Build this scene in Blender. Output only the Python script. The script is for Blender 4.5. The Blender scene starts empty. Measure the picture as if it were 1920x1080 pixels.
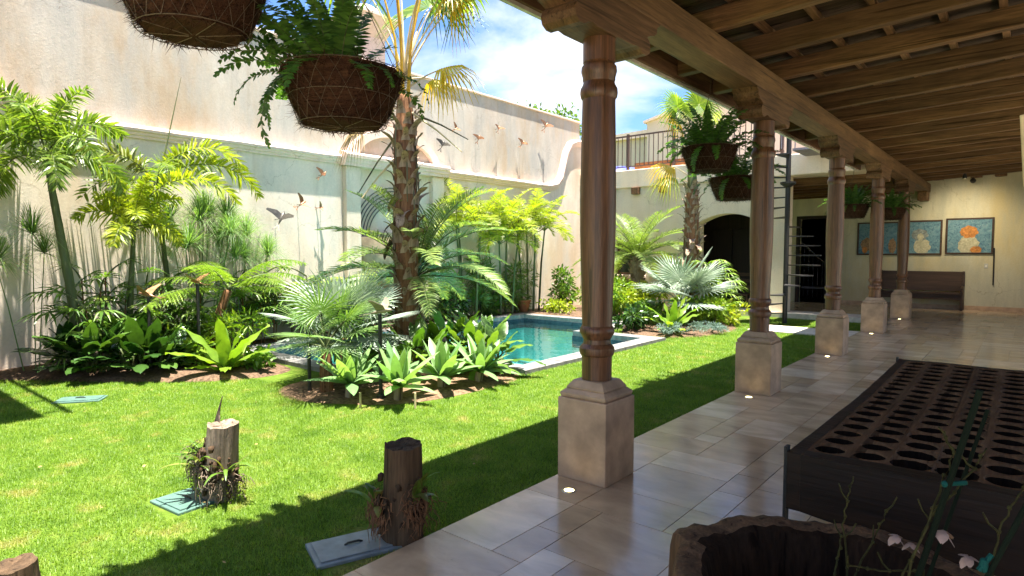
import bpy, math, random
import numpy as np
from mathutils import Vector, Matrix, noise as mnoise
random.seed(7)
SC = bpy.context.scene
COL = SC.collection
R = math.radians
PI = math.pi

# ---------------------------------------------------------------- camera, world, sun, exposure
cam_d = bpy.data.cameras.new('camera'); cam = bpy.data.objects.new('camera', cam_d); COL.objects.link(cam)
cam.location = (0, 0, 1.6)
cam.rotation_euler = (R(90 - 3.28), 0, R(39.92))
cam_d.sensor_width = 36; cam_d.lens = 1153 / 1920 * 36
cam_d.clip_start = .05; cam_d.clip_end = 2000
SC.camera = cam

SUN = Vector((.122, -.03, 1)).normalized()
w = bpy.data.worlds.new('World'); SC.world = w; w.use_nodes = True
nt = w.node_tree; nt.nodes.clear()
def N(nt, t, **k):
    n = nt.nodes.new(t)
    for a, b in k.items():
        if a == 'inp':
            for q, v in b.items(): n.inputs[q].default_value = v
        else: setattr(n, a, b)
    return n
out = N(nt, 'ShaderNodeOutputWorld'); bg = N(nt, 'ShaderNodeBackground', inp={'Strength': .05})
sky = N(nt, 'ShaderNodeTexSky', sky_type='NISHITA', sun_disc=False, sun_elevation=math.asin(SUN.z), sun_rotation=R(105))
tc = N(nt, 'ShaderNodeTexCoord')
mp = N(nt, 'ShaderNodeMapping', inp={'Scale': (1, 1, 2.2), 'Location': (.35, .2, .1)})
n1 = N(nt, 'ShaderNodeTexNoise', inp={'Scale': 3.4, 'Detail': 9, 'Roughness': .55, 'Distortion': .3})
cr = N(nt, 'ShaderNodeValToRGB'); cr.color_ramp.elements[0].position = .45; cr.color_ramp.elements[1].position = .70
n2 = N(nt, 'ShaderNodeTexNoise', inp={'Scale': 7, 'Detail': 6, 'Roughness': .6})
cl = N(nt, 'ShaderNodeMix', data_type='RGBA'); cl.inputs[6].default_value = (2.5, 2.52, 2.6, 1); cl.inputs[7].default_value = (4.3, 4.25, 4.15, 1)
mx = N(nt, 'ShaderNodeMix', data_type='RGBA')
L = nt.links.new
L(tc.outputs['Generated'], mp.inputs[0]); L(mp.outputs[0], n1.inputs[0]); L(mp.outputs[0], n2.inputs[0])
L(n1.outputs[0], cr.inputs[0]); L(cr.outputs[0], mx.inputs[0]); L(n2.outputs[0], cl.inputs[0])
tint = N(nt, 'ShaderNodeMix', data_type='RGBA', blend_type='MULTIPLY'); tint.inputs[0].default_value = 1; tint.inputs[7].default_value = (.33, .45, .61, 1)
L(sky.outputs[0], tint.inputs[6]); L(tint.outputs[2], mx.inputs[6]); L(cl.outputs[2], mx.inputs[7])
L(mx.outputs[2], bg.inputs[0]); L(bg.outputs[0], out.inputs[0])

sd = bpy.data.lights.new('sun', 'SUN'); sun = bpy.data.objects.new('sun', sd); COL.objects.link(sun)
sd.energy = 2.5; sd.angle = R(.53); sd.color = (1, .95, .86)
sun.rotation_euler = SUN.to_track_quat('Z', 'Y').to_euler(); sun.location = (0, 0, 30)
vs = SC.view_settings; vs.view_transform = 'Standard'; vs.look = 'None'; vs.gamma = 1; vs.use_curve_mapping = False
vs.exposure = 3.3
cy = SC.cycles
cy.use_denoising = True; cy.max_bounces = 9; cy.diffuse_bounces = 6; cy.glossy_bounces = 4; cy.transmission_bounces = 4
cy.transparent_max_bounces = 12; cy.caustics_reflective = False; cy.caustics_refractive = False; cy.sample_clamp_indirect = 6

# ---------------------------------------------------------------- materials
MATS = {}
def newmat(name):
    m = bpy.data.materials.new(name); m.use_nodes = True; t = m.node_tree; t.nodes.clear(); MATS[name] = m
    return m, t, N(t, 'ShaderNodeOutputMaterial')
def ramp(t, pos_cols, fac):
    r = N(t, 'ShaderNodeValToRGB'); e = r.color_ramp.elements
    while len(e) < len(pos_cols): e.new(.5)
    for el, (p, c) in zip(e, pos_cols): el.position = p; el.color = (*c, 1)
    t.links.new(fac, r.inputs[0]); return r.outputs[0]
def noise_tex(t, scale, detail=6, rough=.55, stretch=None, coord='pos', distort=0):
    if coord == 'pos': c = N(t, 'ShaderNodeNewGeometry').outputs['Position']
    else: c = N(t, 'ShaderNodeTexCoord').outputs['Object']
    if stretch:
        m = N(t, 'ShaderNodeMapping', inp={'Scale': stretch}); t.links.new(c, m.inputs[0]); c = m.outputs[0]
    n = N(t, 'ShaderNodeTexNoise', inp={'Scale': scale, 'Detail': detail, 'Roughness': rough, 'Distortion': distort})
    t.links.new(c, n.inputs[0]); return n.outputs[0]
def mixc(t, a, b, fac, mode='MIX'):
    m = N(t, 'ShaderNodeMix', data_type='RGBA', blend_type=mode)
    for v, i in ((fac, 0), (a, 6), (b, 7)):
        if isinstance(v, tuple): m.inputs[i].default_value = (*v, 1)
        elif isinstance(v, (int, float)): m.inputs[i].default_value = v
        else: t.links.new(v, m.inputs[i])
    return m.outputs[2]
def bump(t, h, strength=.3, dist=.01):
    b = N(t, 'ShaderNodeBump', inp={'Strength': strength, 'Distance': dist}); t.links.new(h, b.inputs['Height']); return b.outputs[0]
def rnd(t, both=True):
    oi = N(t, 'ShaderNodeObjectInfo').outputs['Random']; g = N(t, 'ShaderNodeNewGeometry').outputs['Random Per Island']
    a = N(t, 'ShaderNodeMath', operation='ADD'); f = N(t, 'ShaderNodeMath', operation='FRACT')
    t.links.new(oi, a.inputs[0]); t.links.new(g, a.inputs[1]); t.links.new(a.outputs[0], f.inputs[0]); return f.outputs[0]
def finish(t, o, col, rough=.6, spec=.4, nrm=None, metal=0):
    p = N(t, 'ShaderNodeBsdfPrincipled', inp={'Roughness': rough if isinstance(rough, (int, float)) else .5, 'Metallic': metal, 'Specular IOR Level': spec})
    if isinstance(col, tuple): p.inputs['Base Color'].default_value = (*col, 1)
    else: t.links.new(col, p.inputs['Base Color'])
    if not isinstance(rough, (int, float)): t.links.new(rough, p.inputs['Roughness'])
    if nrm: t.links.new(nrm, p.inputs['Normal'])
    t.links.new(p.outputs[0], o.inputs[0]); return p
def plain(name, col, rough=.5, spec=.4, metal=0, nscale=9, var=.25, bmp=.15):
    m, t, o = newmat(name)
    n = noise_tex(t, nscale)
    lo = tuple(c * (1 - var) for c in col); hi = tuple(min(1, c * (1 + var)) for c in col)
    finish(t, o, ramp(t, [(.3, lo), (.7, hi)], n), rough, spec, bump(t, n, bmp), metal); return m
def plaster(name, base, ochre, grey, amt=.5):
    m, t, o = newmat(name)
    a = noise_tex(t, .9, 5, .6, (1, 1, .45)); b = noise_tex(t, 2.3, 6, .65, (1, 1, .28)); c = noise_tex(t, 30, 5, .7); d = noise_tex(t, 6, 4, .6, (1, 1, .08))
    k = mixc(t, base, ochre, ramp(t, [(.44, (0, 0, 0)), (.64, (amt, amt, amt))], a))
    k = mixc(t, k, grey, ramp(t, [(.46, (0, 0, 0)), (.66, (amt, amt, amt))], b))
    k = mixc(t, k, tuple(x * .62 for x in ochre), ramp(t, [(.56, (0, 0, 0)), (.78, (.28, .28, .28))], d))
    vo = N(t, 'ShaderNodeTexVoronoi', feature='DISTANCE_TO_EDGE', inp={'Scale': .75}); vm = N(t, 'ShaderNodeVectorMath', operation='ADD'); vn = N(t, 'ShaderNodeTexNoise', inp={'Scale': 2.2, 'Detail': 6}); gp = N(t, 'ShaderNodeNewGeometry').outputs['Position']
    t.links.new(gp, vn.inputs[0]); t.links.new(gp, vm.inputs[0]); t.links.new(vn.outputs[1], vm.inputs[1]); t.links.new(vm.outputs[0], vo.inputs[0])
    k = mixc(t, k, mixc(t, ramp(t, [(0, (.62, .58, .54)), (.008, (1, 1, 1))], vo.outputs[0]), (1.0, 1.0, 1.0), ramp(t, [(.42, (0, 0, 0)), (.55, (1, 1, 1))], a)), .8, 'MULTIPLY')
    k = mixc(t, k, ramp(t, [(.3, (.84, .84, .84)), (.7, (1.08, 1.08, 1.08))], c), .6, 'MULTIPLY')
    h = mixc(t, a, c, .45)
    finish(t, o, k, .9, .15, bump(t, h, .35, .02)); return m
def wood(name, dark, light, rough=.5, axis='z', scale=7, spec=.4, bmp=.25):
    m, t, o = newmat(name)
    st = {'z': (1, 1, .06), 'x': (.06, 1, 1), 'y': (1, .06, 1)}[axis]
    a = noise_tex(t, scale, 7, .65, st, 'obj', .6); b = noise_tex(t, scale * 6, 4, .6, st, 'obj'); c = noise_tex(t, 1.3, 3, .5, None)
    k = ramp(t, [(.25, dark), (.55, tuple((x + y) / 2 for x, y in zip(dark, light))), (.8, light)], a)
    k = mixc(t, k, ramp(t, [(.35, (.6, .6, .6)), (.6, (1.1, 1.1, 1.1))], b), .7, 'MULTIPLY')
    k = mixc(t, k, ramp(t, [(.3, (.65, .6, .55)), (.7, (1.15, 1.15, 1.15))], c), .6, 'MULTIPLY')
    ck = noise_tex(t, scale * 2.2, 3, .5, tuple(.35 * q if q < 1 else q for q in st), 'obj', .3)
    k = mixc(t, k, ramp(t, [(.60, (1, 1, 1)), (.66, (.3, .27, .25))], ck), .85, 'MULTIPLY')
    v = N(t, 'ShaderNodeMapRange', inp={'To Min': .8, 'To Max': 1.2}); t.links.new(N(t, 'ShaderNodeObjectInfo').outputs['Random'], v.inputs[0])
    k = mixc(t, k, v.outputs[0], 1, 'MULTIPLY')
    finish(t, o, k, rough, spec, bump(t, mixc(t, a, b, .5), bmp, .01)); return m
def leafmat(name, c1, c2, rough=.42, trans=.35, tcol=None, spec=.45):
    m, t, o = newmat(name)
    k = ramp(t, [(0, c1), (.65, tuple((a + b) / 2 for a, b in zip(c1, c2))), (1, c2)], rnd(t))
    n = noise_tex(t, 14, 3)
    k = mixc(t, k, ramp(t, [(.3, (.75, .75, .7)), (.7, (1.2, 1.2, 1.1))], n), .7, 'MULTIPLY')
    p = N(t, 'ShaderNodeBsdfPrincipled', inp={'Roughness': rough, 'Specular IOR Level': spec}); t.links.new(k, p.inputs['Base Color'])
    tr = N(t, 'ShaderNodeBsdfTranslucent'); tk = mixc(t, k, tcol or (1.5, 1.6, .55), 1, 'MULTIPLY'); t.links.new(tk, tr.inputs[0])
    s = N(t, 'ShaderNodeMixShader', inp={0: trans}); t.links.new(p.outputs[0], s.inputs[1]); t.links.new(tr.outputs[0], s.inputs[2]); t.links.new(s.outputs[0], o.inputs[0])
    return m

plaster('wall_plaster', (.79, .675, .56), (.62, .46, .31), (.61, .55, .48), .75)
plaster('upper_plaster', (.55, .49, .42), (.44, .335, .235), (.42, .39, .35), .95)
plaster('trim_plaster', (.82, .63, .53), (.64, .43, .30), (.62, .51, .44), .4)
plaster('facade_plaster', (.72, .62, .48), (.58, .44, .28), (.58, .53, .45), .5)
plaster('far_plaster', (.60, .55, .40), (.54, .42, .20), (.44, .42, .32), .7)
plaster('house_plaster', (.68, .55, .47), (.6, .42, .33), (.6, .52, .46), .3)
plain('stone_plinth', (.46, .31, .20), .55, .3, 0, 6, .28)
plain('pool_stone', (.17, .162, .155), .75, .25, 0, 11, .3)
plain('black_iron', (.02, .018, .017), .5, .4, 0, 20)
plain('grey_iron', (.26, .23, .25), .5, .4, 0, 20)
plain('rail_iron', (.09, .055, .045), .55, .3, 0, 20)
plain('green_plastic', (.075, .14, .115), .45, .35, 0, 12, .2)
plain('grey_plastic', (.17, .20, .21), .4, .45, 0, 12, .25)
plain('black_plastic', (.012, .012, .013), .4)
plain('clay', (.38, .15, .06), .8, .2, 0, 12)
plain('blue_tarp', (.07, .09, .42), .6, .3)
plain('soil', (.11, .07, .045), .95, .1, 0, 30, .6, .8)
plain('mulch', (.15, .095, .058), .95, .1, 0, 22, .6, .8)
plain('copper', (.33, .17, .09), .38, .5, .6, 14, .4)
plain('dark_metal', (.10, .09, .075), .4, .5, .5, 14, .4)
plain('pale_metal', (.42, .36, .27), .4, .5, .5, 14, .3)
plain('dull_metal', (.22, .185, .13), .5, .4, .3, 14, .4)
plain('steel', (.45, .44, .42), .35, .5, .8)
plain('wire', (.085, .06, .035), .7)
plain('bamboo', (.50, .40, .22), .6)
plain('cane_dark', (.006, .011, .007), .8, .08)
plain('orchid_stem', (.035, .034, .012), .7, .12, 0, 40, .5)
plain('petal', (.38, .27, .23), .7)
plain('teal_tie', (.008, .065, .058), .8, .1)
plain('drip_edge', (.55, .51, .40), .6)
plain('pavers', (.58, .51, .42), .85)
plain('cream_paint', (.72, .68, .6), .6)
plain('switch_grey', (.42, .41, .37), .5)
wood('column_wood', (.055, .022, .012), (.30, .135, .062), .38, 'z', 15, .5, .5)
wood('beam_wood', (.08, .04, .019), (.31, .17, .08), .6, 'y', 13, .25)
wood('capital_wood', (.06, .03, .017), (.26, .14, .07), .6, 'y', 12, .25)
wood('rafter_wood', (.055, .028, .012), (.27, .15, .066), .65, 'x', 13, .2, .5)
wood('plank_wood', (.03, .02, .012), (.12, .08, .05), .85, 'x', 9, .1)
wood('bench_wood', (.035, .018, .010), (.10, .052, .03), .5, 'x', 6)
wood('table_wood', (.07, .036, .019), (.34, .20, .11), .7, 'y', 10, .08, .8)
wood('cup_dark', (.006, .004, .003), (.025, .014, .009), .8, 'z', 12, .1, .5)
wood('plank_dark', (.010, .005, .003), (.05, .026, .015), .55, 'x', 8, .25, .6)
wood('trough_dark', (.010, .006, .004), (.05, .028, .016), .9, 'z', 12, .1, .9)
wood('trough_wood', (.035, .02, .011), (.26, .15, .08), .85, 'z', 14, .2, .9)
wood('stump_wood', (.022, .014, .009), (.16, .10, .055), .85, 'z', 16, .2, .9)
wood('stump_grey', (.10, .075, .055), (.36, .29, .22), .9, 'z', 16, .2, .9)
wood('door_shade_wood', (.012, .007, .005), (.035, .018, .012), .6, 'z', 6)  # dark door wood; on room walls its near-black stands in for shade
wood('coir', (.02, .009, .005), (.085, .040, .022), .95, 'x', 40, .1, 1)
wood('palm_fibre', (.08, .036, .018), (.38, .20, .105), .95, 'z', 22, .1, 1)
wood('palm_boot', (.15, .095, .06), (.48, .37, .27), .8, 'z', 14, .2, .6)
wood('palm_stem', (.075, .075, .04), (.22, .20, .12), .7, 'z', 5, .2, .3)
wood('green_stem', (.05, .07, .025), (.16, .19, .07), .55, 'z', 5, .3, .2)
leafmat('leaf_palm', (.08, .15, .022), (.22, .29, .045), .4, .4)
leafmat('leaf_lime', (.17, .24, .018), (.36, .38, .03), .42, .42)
leafmat('leaf_date', (.11, .185, .04), (.23, .285, .075), .45, .35)
leafmat('leaf_dark', (.018, .055, .012), (.075, .145, .028), .25, .2, None, .6)
leafmat('leaf_mid', (.055, .13, .016), (.15, .24, .035), .35, .35)
leafmat('leaf_bright', (.11, .21, .02), (.24, .32, .03), .38, .4)
leafmat('leaf_silver', (.16, .22, .17), (.36, .42, .34), .5, .2, (1.1, 1.2, .9))
leafmat('leaf_fan', (.08, .165, .04), (.18, .275, .08), .45, .3)
leafmat('leaf_agave', (.13, .25, .10), (.25, .38, .15), .4, .3)
leafmat('leaf_fern', (.028, .078, .014), (.09, .19, .03), .5, .4)
leafmat('leaf_tree', (.04, .10, .015), (.14, .22, .03), .5, .35)
leafmat('leaf_papyrus', (.10, .20, .06), (.22, .32, .12), .5, .4)
leafmat('leaf_yellow', (.55, .38, .03), (.62, .48, .06), .45, .45, (1.3, 1.1, .3))
leafmat('leaf_dry', (.30, .20, .08), (.46, .33, .14), .7, .3, (1.2, 1.1, .6))
leafmat('leaf_blue', (.14, .22, .20), (.24, .33, .28), .6, .2, (1, 1.1, .9))
leafmat('leaf_olive', (.07, .09, .02), (.20, .21, .05), .5, .3)

def lawn_colour(t, blade):
    big = noise_tex(t, .8, 4, .6); mid = noise_tex(t, 3.2, 5, .65); fine = noise_tex(t, 40, 3)
    k = ramp(t, [(.28, (.08, .16, .016)), (.5, (.14, .232, .03)), (.72, (.20, .268, .05))], mid)
    k = mixc(t, k, (.31, .24, .11), ramp(t, [(.555, (0, 0, 0)), (.68, (.6, .6, .6))], mixc(t, big, mid, .62)))
    return mixc(t, k, ramp(t, [(.3, (.7, .7, .7)), (.7, (1.2, 1.2, 1.2))], fine), .6, 'MULTIPLY'), fine
m, t, o = newmat('lawn_soil'); k, f = lawn_colour(t, 0); k = mixc(t, k, (.6, .58, .5), 1, 'MULTIPLY'); finish(t, o, k, .95, .1, bump(t, f, .8, .03))
m, t, o = newmat('grass_blade'); k, f = lawn_colour(t, 1)
g = N(t, 'ShaderNodeNewGeometry').outputs['Random Per Island']
k = mixc(t, k, ramp(t, [(0, (.72, .8, .6)), (.6, (1.1, 1.1, 1)), (1, (1.5, 1.35, 1.1))], g), 1, 'MULTIPLY')
p = N(t, 'ShaderNodeBsdfPrincipled', inp={'Roughness': .5, 'Specular IOR Level': .3}); t.links.new(k, p.inputs['Base Color'])
tr = N(t, 'ShaderNodeBsdfTranslucent'); t.links.new(mixc(t, k, (1.4, 1.5, .6), 1, 'MULTIPLY'), tr.inputs[0])
s = N(t, 'ShaderNodeMixShader', inp={0: .4}); t.links.new(p.outputs[0], s.inputs[1]); t.links.new(tr.outputs[0], s.inputs[2]); t.links.new(s.outputs[0], o.inputs[0])

m, t, o = newmat('travertine')
r_ = rnd(t); a = noise_tex(t, 2.2, 7, .6, (1, 2.2, 1), 'pos', .5); b = noise_tex(t, 34, 5, .7); c = noise_tex(t, 9, 4, .7, (1, 2.5, 1))
k = ramp(t, [(0, (.50, .365, .23)), (.35, (.60, .45, .295)), (.6, (.66, .51, .345)), (.82, (.74, .61, .45)), (1, (.55, .43, .31))], r_)
k = mixc(t, k, ramp(t, [(.3, (.66, .60, .55)), (.7, (1.2, 1.16, 1.12))], a), .9, 'MULTIPLY')
pit = ramp(t, [(.62, (1, 1, 1)), (.70, (.28, .25, .24))], mixc(t, b, c, .42))
k = mixc(t, k, pit, .85, 'MULTIPLY')
finish(t, o, k, ramp(t, [(.3, (.10, .10, .10)), (.8, (.30, .30, .30))], c), .7, bump(t, mixc(t, pit, a, .3), .12, .004))
m, t, o = newmat('grout'); finish(t, o, (.42, .32, .22), .8, .2)

m, t, o = newmat('pool_tile')
a = noise_tex(t, 1.2, 4); k = ramp(t, [(.3, (.16, .40, .39)), (.7, (.28, .57, .54))], a)
wv = N(t, 'ShaderNodeTexVoronoi', feature='SMOOTH_F1', inp={'Scale': 3.2, 'Smoothness': .3}); t.links.new(N(t, 'ShaderNodeNewGeometry').outputs['Position'], wv.inputs[0])
finish(t, o, k, .5, .3)
m, t, o = newmat('navy_tile'); a = noise_tex(t, 14, 3); finish(t, o, ramp(t, [(.3, (.015, .03, .045)), (.7, (.05, .075, .10))], a), .25, .5)
m, t, o = newmat('water')
a = noise_tex(t, 3.0, 3, .5); nb = bump(t, a, .22, .06)
fr = N(t, 'ShaderNodeFresnel', inp={'IOR': 1.33}); t.links.new(nb, fr.inputs['Normal'])
tr = N(t, 'ShaderNodeBsdfTransparent', inp={0: (.66, .92, .93, 1)}); gl = N(t, 'ShaderNodeBsdfGlossy', inp={'Roughness': .02}); t.links.new(nb, gl.inputs['Normal'])
s = N(t, 'ShaderNodeMixShader'); t.links.new(fr.outputs[0], s.inputs[0]); t.links.new(tr.outputs[0], s.inputs[1]); t.links.new(gl.outputs[0], s.inputs[2]); t.links.new(s.outputs[0], o.inputs[0])
m, t, o = newmat('window_glass')
p = finish(t, o, (.02, .022, .025), .06, .6)
m, t, o = newmat('lamp_glow'); e = N(t, 'ShaderNodeEmission', inp={0: (1, .82, .35, 1), 1: 2.2}); t.links.new(e.outputs[0], o.inputs[0])
def paint_mat(name, mode):
    m, t, o = newmat(name)
    a = noise_tex(t, 9, 6, .7, None, 'obj', .8); b = noise_tex(t, 26, 4, .7, None, 'obj', .4)
    k = ramp(t, [(.25, (.035, .10, .16)), (.5, (.13, .25, .30)), (.75, (.26, .36, .36))], a)
    k = mixc(t, k, (.03, .09, .17), ramp(t, [(.55, (0, 0, 0)), (.62, (.8, .8, .8))], b))
    finish(t, o, k, .6, .3)
paint_mat('painting_blue', 0)
plain('paint_orange', (.50, .20, .05), .6, .3, 0, 18, .4); plain('paint_cream', (.46, .42, .28), .6, .3, 0, 18, .3); plain('paint_grey', (.22, .24, .22), .6, .3, 0, 20, .5); plain('paint_brown', (.28, .17, .09), .6, .3, 0, 20, .4)

# ---------------------------------------------------------------- mesh builder
class MB:
    def __init__(s): s.v = []; s.f = []; s.m = []
    def add(s, vs_, fs, mi=0):
        b = len(s.v); s.v.extend([tuple(p) for p in vs_]); s.f.extend([tuple(i + b for i in f) for f in fs]); s.m.extend([mi] * len(fs))
    def box(s, x0, y0, z0, x1, y1, z1, mi=0):
        s.add([(x0, y0, z0), (x1, y0, z0), (x1, y1, z0), (x0, y1, z0), (x0, y0, z1), (x1, y0, z1), (x1, y1, z1), (x0, y1, z1)],
              [(3, 2, 1, 0), (4, 5, 6, 7), (0, 1, 5, 4), (1, 2, 6, 5), (2, 3, 7, 6), (3, 0, 4, 7)], mi); return s
    def frustum(s, cx, cy, z0, h0, z1, h1, mi=0):
        s.add([(cx - h0, cy - h0, z0), (cx + h0, cy - h0, z0), (cx + h0, cy + h0, z0), (cx - h0, cy + h0, z0), (cx - h1, cy - h1, z1), (cx + h1, cy - h1, z1), (cx + h1, cy + h1, z1), (cx - h1, cy + h1, z1)],
              [(3, 2, 1, 0), (4, 5, 6, 7), (0, 1, 5, 4), (1, 2, 6, 5), (2, 3, 7, 6), (3, 0, 4, 7)], mi); return s
    def tube(s, pts, rad, n=6, mi=0, cap=True):
        pts = [Vector(p) for p in pts]; k = len(pts)
        if not hasattr(rad, '__len__'): rad = [rad] * k
        vv = []
        for i, p in enumerate(pts):
            T = (pts[min(i + 1, k - 1)] - pts[max(i - 1, 0)]).normalized()
            ref = Vector((0, 0, 1)) if abs(T.z) < .9 else Vector((1, 0, 0))
            A = T.cross(ref).normalized(); B = A.cross(T)
            for j in range(n):
                q = 2 * PI * j / n; vv.append(p + rad[i] * (A * math.cos(q) + B * math.sin(q)))
        ff = []
        for i in range(k - 1):
            for j in range(n):
                j2 = (j + 1) % n; ff.append((i * n + j, i * n + j2, (i + 1) * n + j2, (i + 1) * n + j))
        if cap: ff.append(tuple(range(n - 1, -1, -1))); ff.append(tuple((k - 1) * n + j for j in range(n)))
        s.add(vv, ff, mi); return s
    def lathe(s, prof, c=(0, 0), n=24, mi=0, cap=True, wob=None):
        vv = []
        for (r, z) in prof:
            for j in range(n):
                q = 2 * PI * j / n; rr = r * (wob(q, z) if wob else 1); vv.append((c[0] + rr * math.cos(q), c[1] + rr * math.sin(q), z))
        ff = []; k = len(prof)
        for i in range(k - 1):
            for j in range(n):
                j2 = (j + 1) % n; ff.append((i * n + j, i * n + j2, (i + 1) * n + j2, (i + 1) * n + j))
        if cap: ff.append(tuple(range(n - 1, -1, -1))); ff.append(tuple((k - 1) * n + j for j in range(n)))
        s.add(vv, ff, mi); return s
    def prism(s, poly, axis, a0, a1, mi=0):
        n = len(poly)
        def P(u, v, a): return {'x': (a, u, v), 'y': (u, a, v), 'z': (u, v, a)}[axis]
        s.add([P(u, v, a0) for u, v in poly] + [P(u, v, a1) for u, v in poly],
              [tuple(range(n)), tuple(range(2 * n - 1, n - 1, -1))] + [(i, (i + 1) % n + 0, n + (i + 1) % n, n + i) for i in range(n)], mi); return s
    def mesh(s, name, mats, smooth=False):
        me = bpy.data.meshes.new(name); me.from_pydata(s.v, [], s.f)
        for m in (mats if isinstance(mats, (list, tuple)) else [mats]): me.materials.append(MATS[m])
        if any(s.m): me.polygons.foreach_set('material_index', s.m)
        if smooth: me.polygons.foreach_set('use_smooth', [True] * len(me.polygons))
        me.update(); return me
    def obj(s, name, mats, parent=None, smooth=False, bevel=0, fixn=False):
        if parent is not None:
            o_ = world_loc(parent); s.v = [(x - o_[0], y - o_[1], z - o_[2]) for x, y, z in s.v]
        me = s.mesh(name, mats, smooth)
        if fixn: recalc(me)
        return link(name, me, parent, bevel)
def recalc(me):
    import bmesh
    b = bmesh.new(); b.from_mesh(me); bmesh.ops.recalc_face_normals(b, faces=b.faces); b.to_mesh(me); b.free()
def world_loc(o):
    v = Vector((0, 0, 0))
    while o is not None: v += o.location; o = o.parent
    return v
def link(name, me, parent=None, bevel=0):
    o = bpy.data.objects.new(name, me); COL.objects.link(o)
    if parent is not None: o.parent = parent
    if bevel:
        b = o.modifiers.new('bevel', 'BEVEL'); b.width = bevel; b.segments = 2; b.limit_method = 'ANGLE'
    return o
def tag(o, label=None, cat=None, group=None, kind=None):
    if label: o['label'] = label
    if cat: o['category'] = cat
    if group: o['group'] = group
    if kind: o['kind'] = kind
    return o
def thing(name, label, cat, loc=(0, 0, 0), group=None):
    o = bpy.data.objects.new(name, None); COL.objects.link(o); o.location = loc; o.empty_display_size = .2
    return tag(o, label, cat, group)
def sym(o, sm=40):   # shade smooth by angle
    me = o.data
    me.polygons.foreach_set('use_smooth', [True] * len(me.polygons))
    import bmesh
    b = bmesh.new(); b.from_mesh(me)
    for e in b.edges:
        if len(e.link_faces) == 2 and e.calc_face_angle(0) > R(sm): e.smooth = False
    b.to_mesh(me); b.free(); return o
def copy_tree(o, parent=None):
    c = o.copy(); COL.objects.link(c)
    if parent is not None: c.parent = parent
    for ch in list(o.children): copy_tree(ch, c)
    return c
def strucure(o): return tag(o, kind='structure')

# ---------------------------------------------------------------- ground, lawn, pool
def quads(rects, z, step=.5):
    mb = MB()
    for x0, y0, x1, y1 in rects:
        nx = max(1, round((x1 - x0) / step)); ny = max(1, round((y1 - y0) / step))
        vv = [(x0 + (x1 - x0) * i / nx, y0 + (y1 - y0) * j / ny, z) for j in range(ny + 1) for i in range(nx + 1)]
        mb.add(vv, [(j * (nx + 1) + i, j * (nx + 1) + i + 1, (j + 1) * (nx + 1) + i + 1, (j + 1) * (nx + 1) + i) for j in range(ny) for i in range(nx)])
    return mb
PX0, PX1, PXN, PX2, PY0, PY1, PY2, PY3 = -10.1, -7.0, -6.63, -5.08, 4.7, 6.35, 10.52, 12.5
LZ = -.03
LAWN = [(-11.0, -4, PX0, 16.3), (PX0, -4, PX1, PY0), (PX0, PY3, PXN, 16.3), (PX1, -4, PX2, PY1), (PXN, PY2, PX2, 16.3), (PX2, -4, -2.56, 16.3)]
strucure(quads(LAWN, LZ).obj('lawn', 'lawn_soil'))
strucure(quads([(-400, -400, -11.0, 400), (-2.56, -400, 400, 400), (-11.0, -400, -2.56, -4), (-11.0, 16.3, -2.56, 400)], -.12, 60).obj('ground', 'lawn_soil'))

pool = thing('swimming_pool', 'turquoise swimming pool with grey stone coping sunk in the lawn', 'pool', (-8, 8, 0))
CWD = .32
inner = [(PX0 + CWD, PY0 + CWD), (PX1 - CWD, PY0 + CWD), (PX1 - CWD, PY1 + CWD), (PX2 - CWD, PY1 + CWD), (PX2 - CWD, PY2 - CWD), (PXN - CWD, PY2 - CWD), (PXN - CWD, PY3 - CWD), (PX0 + CWD, PY3 - CWD)]
def ring_wall(poly, z0, z1, off=0):
    mb = MB(); n = len(poly); P = []
    for i in range(n):
        a = Vector(poly[i - 1]); b = Vector(poly[i]); c = Vector(poly[(i + 1) % n])
        d1 = (b - a).normalized(); d2 = (c - b).normalized()
        P.append(b + Vector((-d1.y, d1.x)) * off + Vector((-d2.y, d2.x)) * off)
    mb.add([(p.x, p.y, z0) for p in P] + [(p.x, p.y, z1) for p in P], [(i, (i + 1) % n, n + (i + 1) % n, n + i) for i in range(n)]); return mb, P
b, P = ring_wall(inner, -1.1, -.061)
b.add([(p.x, p.y, -1.1) for p in P], [tuple(range(8))]); b.obj('basin', 'pool_tile', pool)
b, _ = ring_wall(inner, -.30, -.062, .006); b.obj('tile_band', 'navy_tile', pool)
for (x0, y0, x1, y1) in [(PX0, PY0, PX1, PY0 + CWD), (PX1 - CWD, PY0 + CWD, PX1, PY1), (PX1 - CWD, PY1, PX2, PY1 + CWD), (PX2 - CWD, PY1 + CWD, PX2, PY2 - CWD), (PXN - CWD, PY2 - CWD, PX2, PY2), (PXN - CWD, PY2, PXN, PY3 - CWD), (PX0, PY3 - CWD, PXN, PY3), (PX0, PY0 + CWD, PX0 + CWD, PY3 - CWD)]:
    ln = max(x1 - x0, y1 - y0); n = max(2, round(ln / .62)); alongx = x1 - x0 > y1 - y0
    for k in range(n):
        a, c = k / n, (k + 1) / n; g = .004; dz = random.uniform(-.003, .004)
        if alongx: q = (x0 + ln * a + g, y0 + g, x0 + ln * c - g, y1 - g)
        else: q = (x0 + g, y0 + ln * a + g, x1 - g, y0 + ln * c - g)
        MB().box(q[0], q[1], -.06, q[2], q[3], .03 + dz).obj('coping_stone', 'pool_stone', pool)
b, P = ring_wall(inner, -.2, -.1); wm = MB(); wm.add([(p.x, p.y, -.12) for p in P], [tuple(range(8))]); strucure(wm.obj('pool_water', 'water'))

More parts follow.
